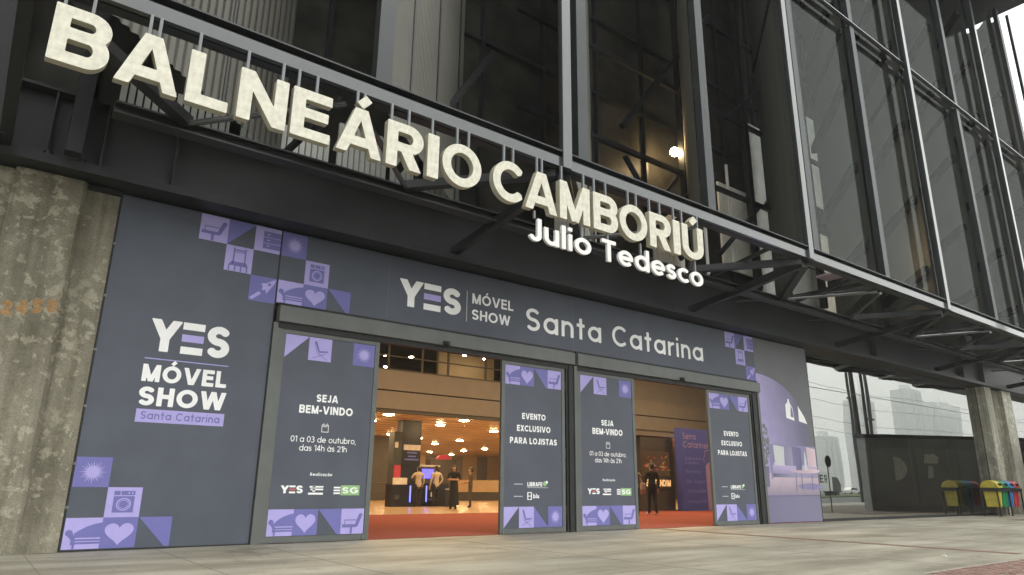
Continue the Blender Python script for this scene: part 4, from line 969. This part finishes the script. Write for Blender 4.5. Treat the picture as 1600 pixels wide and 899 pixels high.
b = MB(); b.box((16.05, 16.9, 1.05), (16.5, 16.94, 1.4), 'screen_dark'); b.build('monitor', t)
for x in (15.45, 16.35):
    b = MB(); b.box((x, 16.06 if x < 15.5 else 16.22, .2), (x + .045, 16.095 if x < 15.5 else 16.246, .88), 'led_blue'); b.build('light_strip', t)
b = MB(); b.box((14.75, 16.085, .3), (14.95, 16.097, .5), 'cushion_dark'); b.box((16.6, 16.235, .42), (16.75, 16.247, .6), 'white_board'); b.box((16.75, 16.235, .42), (16.82, 16.247, .74), 'white_board'); b.box((16.45, 16.235, .28), (17.0, 16.247, .32), 'mural_cush'); b.build('emblem', t)
t = thing('dark_stand', 'black exhibition stand with a red arched crest behind the kiosk', 'stand', loc=(18.6, 19, 0))
b = MB(); b.box((18.2, 19, 0), (19.7, 19.5, 2.15), 'wall_dark'); b.build('body', t)
b = MB(); b.prism(circ(18.95, 2.16, .36, .22, n=12, a0=0, a1=180), 'y', 19.0, 19.2, 'screen_red'); b.build('crest', t)
t = thing('low_wall', 'long pale low counter wall at the far side of the lobby', 'counter', loc=(30, 26, 0))
b = MB(); b.box((22, 26, 0), (44, 26.5, .52), 'wall_dark'); b.build('plinth', t)
b = MB(); b.box((22, 25.95, .522), (44, 26.5, 1.25), 'wall_warm'); b.build('top_panel', t)
t = thing('handrail', 'thin dark rail at the far left of the lobby', 'railing', loc=(17, 26, 0))
b = MB()
for z in (.55, 1.0): b.tube((12, 26, z), (22, 26, z), .03, 'wall_dark', 6)
b.build('rail', t)
for x in (12.2, 14.5, 17, 19.5, 21.8):
    b = MB(); b.tube((x, 26, 0), (x, 26, 1.0), .035, 'wall_dark', 6); b.build('baluster', t)
t = thing('round_pillar', 'tall square warm pillar standing in the lobby behind the kiosk', 'pillar', loc=(20.8, 30, 0))
b = MB(); b.box((18.2, 27.6, 0), (20.6, 30.5, 3.74), 'wall_dark'); b.build('shaft', t)
t.name = 'square_pillar'
t = thing('waste_bin', 'small black bin with white lid between the two standing visitors', 'bin', loc=(17.2, 15.6, 0))
b = MB(); b.tube((17.25, 15.6, 0), (17.25, 15.6, .72), .22, 'cushion_dark', 14, .25); b.build('body', t)
b = MB(); b.tube((17.25, 15.6, .722), (17.25, 15.6, .77), .26, 'white_board', 14); b.build('lid', t)
# right opening: dark stand and purple banner
t = thing('display_stand', 'dark exhibition stand with dim picture screen and glowing lettering', 'stand', loc=(23, 8.3, 0))
b = MB(); b.box((19.6, 8.3, 0), (20.0, 9.2, 2.95), 'void_dark'); b.box((21.6, 8.3, 0), (23.6, 9.2, 2.95), 'wall_dark'); b.box((20.0, 8.8, 2.4), (21.6, 9.2, 2.95), 'wall_dark'); b.box((19.6, 8.25, 2.952), (24, 9.2, 3.12), 'fascia_brown'); b.build('body', t)
b = MB(); b.box((21.62, 8.27, 1.35), (23.3, 8.298, 2.35), 'screen_dark'); b.build('picture_screen', t)
b = MB(); b.box((21.75, 8.255, .86), (23.35, 8.298, 1.32), 'wall_dark'); b.build('text_screen', t)
b = MB(); add_text(b, 'E ATENDIM', 21.82, 23.3, .96, .26, 8.251, 'screen_text', w=.2, gap=.14); b.build('lettering', t)
b = MB()
for i in range(26): 
    x = random.uniform(21.7, 23.1); z = random.uniform(1.45, 2.2); b.flat([(x, z), (x + random.uniform(.1, .3), z + .03), (x + random.uniform(.05, .2), z + random.uniform(.05, .12))], 8.268 - i * .0003, 'wall_warm' if i % 3 else 'screen_red')
b.build('picture', t)
t = thing('event_sign', 'tall purple display board listing Serra Catarinense and town names', 'sign', loc=(24.7, 7.6, 0))
b = MB(); b.box((23.25, 7.6, .01), (26.4, 7.9, 3.30), 'banner_purple'); b.build('board', t)
b = MB(); add_text(b, 'Serra', 23.42, 24.25, 2.86, .26, 7.596, 'banner_mauve', w=.14); add_text(b, 'Catarinense', 23.42, 25.6, 2.52, .26, 7.596, 'banner_mauve', w=.14)
for s, z, x1 in (('São Joaquim', 1.10, 24.75), ('Joinville', .72, 24.75), ('Navegantes', .32, 24.75), ('Balneário', 2.02, 24.6), ('Camboriú', 1.85, 24.5), ('Blumenau', 1.5, 24.5)): add_text(b, s, 23.5, x1, z, .14, 7.596, 'banner_purple_text', w=.16)
b.build('lettering', t)
b = MB(); b.flat([(24.85, .02), (25.9, .02), (25.9, 1.85), (25.5, 1.98), (25.0, 1.95), (24.8, 1.8)], 7.596, 'banner_mauve')
pts = [(24.75, 1.95), (24.7, 2.1), (24.82, 2.25), (24.8, 2.42), (25.1, 2.46), (25.4, 2.4), (25.9, 2.45)]
for (xa, za), (xb, zb) in zip(pts[:-1], pts[1:]): b.bar((xa, 7.594, za), (xb, 7.594, zb), .03, .004, 'banner_mauve', up=(0, 1, 0))
b.build('printed_map', t)

# ------------------------------------------------------------------ people
def person(lab, loc, rz, H, J, regions, hair_long=False, dress=None, coll='people in the lobby'):
    """J: joints in units of body height, front = -y. regions: clothing material for torso, sleeves (upper, lower arm), legs, feet"""
    t = thing('person', lab, 'person', coll, loc=loc)
    pt = {'pelvis': (0, 0, .53), 'waist': (0, 0, .61), 'chest': (0, .005, .72), 'upper': (0, .005, .79), 'neck': (0, 0, .845), 'skull0': (0, -.008, .885), 'skull1': (0, -.012, .93), 'skull2': (0, -.006, .975)}
    rad = {'pelvis': (.092, .070), 'waist': (.078, .058), 'chest': (.095, .064), 'upper': (.088, .055), 'neck': (.030, .032), 'skull0': (.038, .043), 'skull1': (.044, .056), 'skull2': (.030, .036)}
    reg = {'pelvis': 'legs', 'waist': 'torso', 'chest': 'torso', 'upper': 'torso', 'neck': 'skin', 'skull0': 'skin', 'skull1': 'skin', 'skull2': 'skin'}
    ed = [('pelvis', 'waist'), ('waist', 'chest'), ('chest', 'upper'), ('upper', 'neck'), ('neck', 'skull0'), ('skull0', 'skull1'), ('skull1', 'skull2')]
    def add(n, p, r, g, par): pt[n] = p; rad[n] = r if isinstance(r, tuple) else (r, r); reg[n] = g; ed.append((par, n))
    add('nose', (0, -.066, .915), .008, 'skin', 'skull1')
    for s, L in ((1, 'l'), (-1, 'r')):
        add('ear' + L, (s * .048, .0, .928), (.008, .012), 'skin', 'skull1')
        sh = J.get('sh' + L, (s * .115, .005, .805)); el = J['el' + L]; wr = J['wr' + L]
        add('sh' + L, sh, .040, 'sleeve', 'upper'); add('el' + L, el, .027, 'sleeve', 'sh' + L); add('wr' + L, wr, .018, 'fore', 'el' + L)
        d = Vector(J.get('hd' + L, Vector(wr) - Vector(el))).normalized(); pa = Vector(wr) + d * .045
        add('pa' + L, tuple(pa), (.020, .013), 'skin', 'wr' + L)
        side = d.cross(Vector((0, -1, 0) if abs(d.y) < .8 else (0, 0, 1))).normalized()
        for k in range(4):
            o = (k - 1.5) * .0125; b0 = pa + d * .012 + side * o; L1 = (.022, .027, .025, .019)[k]; curl = Vector((-s * .3, -.5, 0)) * .5
            add(f'f{k}{L}', tuple(b0 + d * L1), .0056, 'skin', 'pa' + L); add(f'g{k}{L}', tuple(b0 + d * L1 + (d + curl).normalized() * L1 * .8), .0048, 'skin', f'f{k}{L}')
        th = Vector(wr) + d * .02 + side * (-.024); add('th' + L, tuple(th + d * .012), .0065, 'skin', 'wr' + L); add('ti' + L, tuple(th + d * .034 - side * .004), .0055, 'skin', 'th' + L)
        hp = (s * .052, 0, .50); add('hp' + L, hp, (.058, .062), 'legs', 'pelvis')
        kn = J.get('kn' + L, (s * .055, -.008, .285)); an = J.get('an' + L, (s * .055, .012, .045))
        add('kn' + L, kn, .040, 'legs', 'hp' + L); add('an' + L, an, .027, 'legs', 'kn' + L)
        fd = Vector(J.get('ft' + L, (s * .012, -.085, 0)))
        add('he' + L, (an[0], an[1] + .012, .020), .020, 'feet', 'an' + L); add('to' + L, (an[0] + fd.x, an[1] + fd.y, .014), (.024, .014), 'feet', 'an' + L)
    names = list(pt); idx = {n: i for i, n in enumerate(names)}
    me = bpy.data.meshes.new('body'); me.from_pydata([Vector(pt[n]) * H for n in names], [(idx[a], idx[b]) for a, b in ed], []); me.update()
    o = bpy.data.objects.new('body', me); COL.objects.link(o)
    o.modifiers.new('skin', 'SKIN'); sub = o.modifiers.new('sub', 'SUBSURF'); sub.levels = 1; sub.render_levels = 1
    for n in names:
        v = me.skin_vertices[0].data[idx[n]]; v.radius = (rad[n][0] * H, rad[n][1] * H); v.use_root = (n == 'pelvis')
    bpy.context.view_layer.update()
    ev = o.evaluated_get(bpy.context.evaluated_depsgraph_get()); nm = bpy.data.meshes.new_from_object(ev); o.modifiers.clear(); o.data = nm; bpy.data.meshes.remove(me)
    keys = ['skin', 'torso', 'sleeve', 'fore', 'legs', 'feet']; nm.materials.clear()
    for k in keys: nm.materials.append(MATS[regions.get(k, 'skin')])
    P = np.array([pt[n] for n in names]) * H; E_ = [(idx[a], idx[b], reg[b]) for a, b in ed]
    for f in nm.polygons:
        c = np.array(f.center); best = None
        for a, b, g in E_:
            ab = P[b] - P[a]; tt = min(1, max(0, float((c - P[a]) @ ab / (ab @ ab + 1e-9)))); dd = float(np.linalg.norm(c - P[a] - ab * tt))
            w_ = dd / (rad[names[b]][0] * H + .02)
            if best is None or w_ < best[0]: best = (w_, g)
        f.material_index = keys.index(best[1]); f.use_smooth = True
    o.parent = t
    b = MB(); b.ball((0, .012 * H, .945 * H), (.052 * H, .064 * H, .056 * H), 'hair_dark', 14, 8, half=True)
    b.ball((0, .028 * H, .925 * H), (.050 * H, .046 * H, .058 * H), 'hair_dark', 14, 8)
    if hair_long:
        for s in (-1, 1): b.tube((s * .04 * H, .01 * H, .955 * H), (s * .05 * H, .0, .80 * H), .022 * H, 'hair_dark', 8, .014 * H)
    b.build('hair', t, loc=(0, 0, 0))
    b = MB()
    for s in (-1, 1): b.ball((s * .018 * H, -.058 * H, .93 * H), .006 * H, 'hair_dark', 8, 5)
    b.build('eyes', t, loc=(0, 0, 0))
    b = MB(); b.ball((0, -.056 * H, .893 * H), (.012 * H, .006 * H, .004 * H), 'screen_red' if hair_long else 'brick_red', 8, 5); b.build('mouth', t, loc=(0, 0, 0))
    if dress:
        b = MB(); n = 20; prof = [(.63, .085, .066), (.58, .098, .076), (.5, .105, .085), (.35, .112, .095), (.2, .122, .105), (.10, .130, .112)]
        vs = []; fs = []
        for z, rx, ry in prof:
            for k in range(n):
                a = 2 * math.pi * k / n; q = 1 + .05 * math.sin(5 * a) * (.63 - z) * 2; vs.append((rx * H * math.cos(a) * q, ry * H * math.sin(a) * q, z * H))
        for j in range(len(prof) - 1):
            for k in range(n): fs.append((j * n + k, j * n + (k + 1) % n, (j + 1) * n + (k + 1) % n, (j + 1) * n + k))
        b.add(vs, fs, dress, True); b.build('skirt', t, loc=(0, 0, 0))
    t.rotation_euler = (0, 0, rz)
    return t
dn = lambda s, y=0: {}
HANG = {'ell': (.15, .01, .64), 'wrl': (.155, -.02, .50), 'elr': (-.15, .01, .64), 'wrr': (-.155, -.02, .50)}
person('man in a pale shirt leaning one arm on the kiosk, seen from behind', (15.55, 15.55, 0), R(175), 1.70, dict(HANG, elr=(-.15, .01, .64), wrr=(-.155, -.06, .54), ell=(.16, -.05, .70), wrl=(.10, -.17, .72)), dict(torso='shirt_pale', sleeve='shirt_pale', fore='shirt_pale', legs='cloth_black', feet='shoe_dark'))
person('man in a pale shirt seen from behind with his right hand on his hip', (16.55, 15.75, 0), R(185), 1.74, dict(HANG, elr=(-.19, .03, .66), wrr=(-.12, .0, .55), ell=(.15, .0, .64), wrl=(.15, -.04, .50)), dict(torso='shirt_pale', sleeve='shirt_pale', fore='shirt_pale', legs='cloth_black', feet='shoe_dark'))
person('woman with long dark hair in a long black dress, arms folded, facing the door', (15.39, 12.5, 0), R(-48), 1.70, {'ell': (.145, -.01, .66), 'wrl': (.02, -.10, .665), 'elr': (-.145, -.01, .66), 'wrr': (-.02, -.115, .655), 'hdl': (-1, -.1, .1), 'hdr': (1, -.1, .05)}, dict(torso='cloth_black', sleeve='cloth_black', fore='skin', legs='cloth_black', feet='shoe_dark'), True, 'cloth_black')
person('short haired person in an olive brown shirt and grey trousers, standing in profile', (17.2, 14.0, 0), R(-125), 1.66, {'ell': (.14, -.02, .65), 'wrl': (.10, -.15, .62), 'elr': (-.14, -.02, .65), 'wrr': (-.10, -.16, .60)}, dict(torso='cloth_olive', sleeve='cloth_olive', fore='skin', legs='trouser_grey', feet='shoe_dark'))
person('person in a pale top and dark trousers standing half hidden behind the door leaf', (18.42, 5.75, 0), R(150), 1.68, HANG, dict(torso='shirt_pale', sleeve='shirt_pale', fore='shirt_pale', legs='cloth_black', feet='shoe_dark'), coll='people by the dark stand')
person('person all in black with pale shoes walking towards the dark stand', (18.98, 5.45, 0), R(165), 1.74, dict(HANG, knl=(.055, -.04, .285), anl=(.05, -.06, .045), anr=(-.05, .06, .05)), dict(torso='cloth_black', sleeve='cloth_black', fore='cloth_black', legs='cloth_black', feet='shoe_white'), coll='people by the dark stand')
t = thing('shoulder_bag', 'pale shoulder bag hanging at the side of the half hidden person', 'bag', loc=(18.55, 5.5, .9))
b = MB(); b.box((18.47, 5.46, .82), (18.69, 5.56, 1.06), 'shirt_pale'); b.build('pouch', t, bevel=.03)
b = MB(); b.bar((18.49, 5.51, 1.05), (18.39, 5.6, 1.42), .025, .012, 'hair_dark'); b.bar((18.67, 5.51, 1.05), (18.43, 5.6, 1.42), .025, .012, 'hair_dark'); b.build('strap', t)

# ------------------------------------------------------------------ recycling bins in their rack
RX, RY = 31.0, -.68
rk = thing('bin_rack', 'black steel rack holding the four coloured recycling bins', 'rack', loc=(RX + 1.1, RY, 0))
for x in (RX - .05, RX + 1.1, RX + 2.4):
    for y in (RY - .27, RY + .27):
        b = MB(); b.box((x - .022, y - .022, 0), (x + .022, y + .022, 1.0), 'black_rubber'); b.build('leg', rk)
b = MB()
for y in (RY - .29, RY + .29): b.box((RX - .09, y - .02, .90), (RX + 2.44, y + .02, 1.02), 'black_rubber')
for x in (RX - .09, RX + 2.42): b.box((x - .02, RY - .27, .90), (x + .02, RY + .27, 1.02), 'black_rubber')
b.build('top_rail', rk)
for k, c in enumerate(('yellow', 'green', 'blue', 'red')):
    x0 = RX + .60 * k; t = thing('recycling_bin', f'{c} recycling bin with domed lid hung in the black rack', 'bin', 'recycling bins', loc=(x0 + .25, RY, .3))
    m = 'bin_' + c; b = MB(); xm, hw, z0 = x0 + .25, .215, .33
    vs = [(xm - hw * .9, RY - .2, z0), (xm + hw * .9, RY - .2, z0), (xm + hw * .9, RY + .2, z0), (xm - hw * .9, RY + .2, z0), (xm - hw, RY - .25, 1.03), (xm + hw, RY - .25, 1.03), (xm + hw, RY + .25, 1.03), (xm - hw, RY + .25, 1.03)]
    b.add(vs, [(3, 2, 1, 0), (4, 5, 6, 7), (0, 1, 5, 4), (1, 2, 6, 5), (2, 3, 7, 6), (3, 0, 4, 7)], m)
    b.box((xm - .02, RY - .262, z0 + .03), (xm + .02, RY - .235, .88), m); b.build('body', t, bevel=.02)
    b = MB(); b.prism([(RY + .31 * math.cos(a), 1.035 + .27 * math.sin(a)) for a in np.linspace(0, math.pi, 15)], 'x', xm - hw - .02, xm + hw + .02, m); b.build('lid', t, bevel=.008)
    b = MB(); b.box((xm - .12, RY - .315, 1.10), (xm + .12, RY - .255, 1.2), 'black_rubber'); b.build('opening', t)

t = thing('paper_scrap', 'small white paper scrap lying on the dark stained pavement by the red bricks', 'litter', loc=(11.3, -6.75, 0))
b = MB(); b.prism([(11.27, -6.78), (11.34, -6.77), (11.33, -6.71), (11.28, -6.72)], 'z', .006, .014, 'paper_white'); b.prism([(11.29, -6.76), (11.32, -6.75), (11.31, -6.74)], 'z', .0145, .045, 'paper_white'); b.build('paper', t)

# ------------------------------------------------------------------ the street behind the camera (seen in the mirrored glass)
t = thing('black_hoarding', 'black site cabin standing right of the ribbed column, mirrored in the glass wall', 'cabin', loc=(35, -2.5, 0))
A, B_ = Vector((32.2, -4.4)), Vector((40.0, -.4)); d = (B_ - A).normalized(); n = Vector((d.y, -d.x)); b = MB()
q = [A, B_, B_ + n * .5, A + n * .5]; b.prism([tuple(v) for v in q], 'z', 0, 3.2, 'hoarding'); b.build('body', t)
b = MB(); q = [A - n * .06 - d * .06, B_ - n * .06, B_ + n * .56, A + n * .56 - d * .06]; b.prism([tuple(v) for v in q], 'z', 3.202, 3.36, 'black_rubber'); b.build('roof', t)
b = MB(); 
for s in (.25, 2.5, 4.8, 7.0):
    a = A + d * s - n * .012; c = A + d * (s + 2.1) - n * .012; b.add([(a.x, a.y, .25), (c.x, c.y, .25), (c.x, c.y, 2.75), (a.x, a.y, 2.75)], [(0, 1, 2, 3)], 'hoarding_panel')
b.build('wall_panel', t)
def on_wall(pts, off, m, name):
    b = MB(); b.add([((A + d * u - n * off).x, (A + d * u - n * off).y, v) for u, v in pts], [tuple(range(len(pts)))], m); b.build(name, t)
on_wall([(1.35, 1.35)] + [(1.35 + .62 * math.cos(R(a)), 1.85 + .52 * math.sin(R(a))) for a in range(-90, 91, 15)], .03, 'pale_lens', 'emblem_plate')
on_wall([(2.9, 2.1), (3.6, 2.1), (3.7, 2.35), (3.5, 2.52), (3.0, 2.5)], .03, 'pale_lens', 'wall_lamp')
on_wall([(3.0, 1.4), (3.3, 1.5), (3.35, 1.95), (3.1, 2.0)], .032, 'pale_lens', 'emblem_plate')
def pole(name, lab, x, y, h, r, arms=()):
    t = thing(name, lab, 'pole', 'street poles mirrored in the glass', loc=(x, y, 0))
    b = MB(); b.tube((x, y, -.14), (x, y, h), r, 'cushion_dark', 10, r * .75); b.build('shaft', t)
    for z, L in arms:
        b = MB(); b.bar((x - L / 2, y, z), (x + L / 2, y, z), .12, .14, 'cushion_dark'); b.build('crossarm', t)
    return t
pole('lamp_post', 'tall thick dark pole nearest the glass wall', 37.0, -7.0, 14, .13); pole('lamp_post', 'tall dark pole behind the thick one', 40.5, -8.2, 14, .11)
pole('utility_pole', 'wooden utility pole with crossarms by the road, nearer one', 57.5, -17.5, 15, .15, ((8.2, 1.0),)); pole('utility_pole', 'wooden utility pole with crossarms by the road, farther one', 60.5, -17.5, 15, .15, ((6.7, 1.0),))
t = thing('road_sign', 'round dark road sign on a thin post mirrored beside the mural', 'sign', loc=(28.95, -4.5, 0))
b = MB(); b.tube((28.95, -4.5, 0), (28.95, -4.5, 2.3), .025, 'cushion_dark', 8); b.build('post', t)
b = MB(); b.tube((28.95, -4.47, 2.05), (28.95, -4.44, 2.05), .24, 'cushion_dark', 20); b.build('plate', t)
def car(x, y, lab, s=1):
    t = thing('parked_car', lab, 'car', 'white cars across the road', loc=(x, y, -.14)); Z = -.14
    b = MB(); b.prism([(x - 2.1, Z + .3), (x + 2.1, Z + .3), (x + 2.12, Z + .75), (x + 1.2, Z + .92), (x + .6, Z + 1.42), (x - 1.1, Z + 1.45), (x - 1.8, Z + .95), (x - 2.12, Z + .9)], 'y', y - .85, y + .85, 'vehicle_white'); b.build('body', t, bevel=.05)
    b = MB(); b.prism([(x + 1.05, Z + .93), (x + .56, Z + 1.36), (x - 1.05, Z + 1.38), (x - 1.6, Z + .97)], 'y', y - .87, y + .87, 'vehicle_glass'); b.build('windows', t)
    for u in (-1.35, 1.3):
        for v in (-.78, .78):
            b = MB(); b.tube((x + u, y + v - .1, Z + .32), (x + u, y + v + .1, Z + .32), .32, 'tyre', 14); b.build('wheel', t)
    return t
car(150, -66, 'white car parked across the road, nearest the truck'); car(158, -66.5, 'white car parked across the road, in the middle'); car(166, -67, 'white car parked across the road, by the trees')
t = thing('delivery_truck', 'white box truck with dark lettering passing on the road', 'truck', loc=(107, -48, -.14))
b = MB(); b.box((101.5, -50.5, .7), (109.5, -48, 3.7), 'vehicle_white'); b.build('cargo_box', t, bevel=.05)
b = MB(); b.prism([(109.7, .5), (112.2, .5), (112.2, 1.7), (111.5, 2.8), (109.7, 2.9)], 'y', -50.3, -48.2, 'cushion_dark'); b.build('cab', t, bevel=.05)
b = MB(); loops, vs, tris, W = glyph_tris('R', .2, 24); b.add([(106.6 - p[0] * -1.6, -47.99, 1.9 + p[1] * 1.2) for p in vs], tris, 'cushion_dark'); loops, vs, tris, W = glyph_tris('E', .2, 24); b.add([(105.2 + p[0] * 1.6, -47.99, 1.9 + p[1] * 1.2) for p in vs], tris, 'cushion_dark'); b.build('lettering', t)
for u in (102.8, 104.2, 110.9):
    b = MB(); b.tube((u, -50.4, .36), (u, -48.05, .36), .48, 'tyre', 14); b.build('wheel', t)
def tree(x, y, h, lab):
    t = thing('street_tree', lab, 'tree', 'trees across the road', loc=(x, y, -.14))
    b = MB(); b.tube((x, y, -.2), (x, y, h * .5), .25, 'bark', 8, .12)
    for k in range(4): a = k * 1.6; b.tube((x, y, h * .4), (x + math.cos(a) * h * .2, y + math.sin(a) * h * .2, h * .7), .1, 'bark', 6, .04)
    b.build('trunk', t); b = MB(); b.open = True
    for k in range(500):
        a = random.uniform(0, 6.28); rr = random.random() ** .5 * h * .33; z = h * .62 + random.uniform(-1, 1) * h * .36 * math.sqrt(max(0, 1 - (rr / (h * .36)) ** 2)); c = Vector((x + rr * math.cos(a), y + rr * math.sin(a), z))
        u = Vector((random.uniform(-1, 1), random.uniform(-1, 1), random.uniform(-1, 1))).normalized() * .45; v = u.orthogonal().normalized() * .4
        b.add([c - u, c + v, c + u, c - v], [(0, 1, 2, 3)], 'leaf')
    b.build('crown', t)
for x, y, h, l in ((172, -70, 7, 'small round tree right of the white cars'), (180, -74, 9, 'taller tree behind the white cars'), (140, -82, 6, 'small tree behind the truck'), (195, -78, 8, 'leafy tree at the end of the car row'), (120, -85, 6, 'low tree left behind the truck')): tree(x, y, h, l)
for i, (x, y, w_, h) in enumerate(((700, -330, 26, 88), (742, -300, 30, 100), (790, -310, 34, 92), (835, -300, 26, 84), (880, -320, 36, 96), (640, -340, 30, 50), (935, -300, 34, 90))):
    t = thing('apartment_tower', ['slim pale apartment tower at the left of the skyline', 'tallest pale apartment tower of the skyline', 'wide pale apartment tower in the middle of the skyline', 'shorter pale tower right of the middle one', 'broad pale tower towards the column', 'low pale block at the far left of the skyline', 'last pale tower behind the column'][i], 'tower', 'pale towers mirrored in the glass', loc=(x, y, 0))
    b = MB(); b.box((x, y - 18, -.2), (x + w_, y, h), 'tower_pale'); b.box((x + w_ * .3, y - 12, h), (x + w_ * .6, y - 5, h + 5), 'tower_pale'); b.build('block', t)
    b = MB()
    for k in range(3): b.box((x + w_ * (.12 + .3 * k), y + .02, 3), (x + w_ * (.24 + .3 * k), y + .3, h - 3), 'tower_window')
    b.build('window_strip', t)
for k, (y, z) in enumerate(((-26, 7.4), (-26.4, 8.6), (-27, 10.6), (-27.4, 12.4))):
    t = thing('power_line', ['lowest overhead cable across the mirrored sky', 'second lowest overhead cable across the mirrored sky', 'second highest overhead cable across the mirrored sky', 'highest overhead cable across the mirrored sky'][k], 'cable', 'overhead cables', loc=(90, y, z))
    b = MB(); P0 = [(20 + 12 * j, y, z - 1.0 * math.sin(math.pi * ((j * 12 / 40.) % 1.0))) for j in range(14)]
    for a, c in zip(P0[:-1], P0[1:]): b.tube(a, c, .018, 'black_rubber', 5)
    b.build('wire', t)

# ------------------------------------------------------------------ damp air over the street
hm = bpy.data.materials.new('haze_air'); hm.use_nodes = True; ht = hm.node_tree; ht.nodes.remove(ht.nodes['Principled BSDF'])
hv = ht.nodes.new('ShaderNodeVolumePrincipled'); hv.inputs['Density'].default_value = .0009; hv.inputs['Color'].default_value = (.93, .95, .94, 1)
ht.links.new(hv.outputs[0], ht.nodes['Material Output'].inputs['Volume']); MATS['haze_air'] = hm
b = MB(); b.box((-420, -720, -1.4), (990, 520, 112), 'haze_air'); tag(b.build('haze'), kind='stuff')
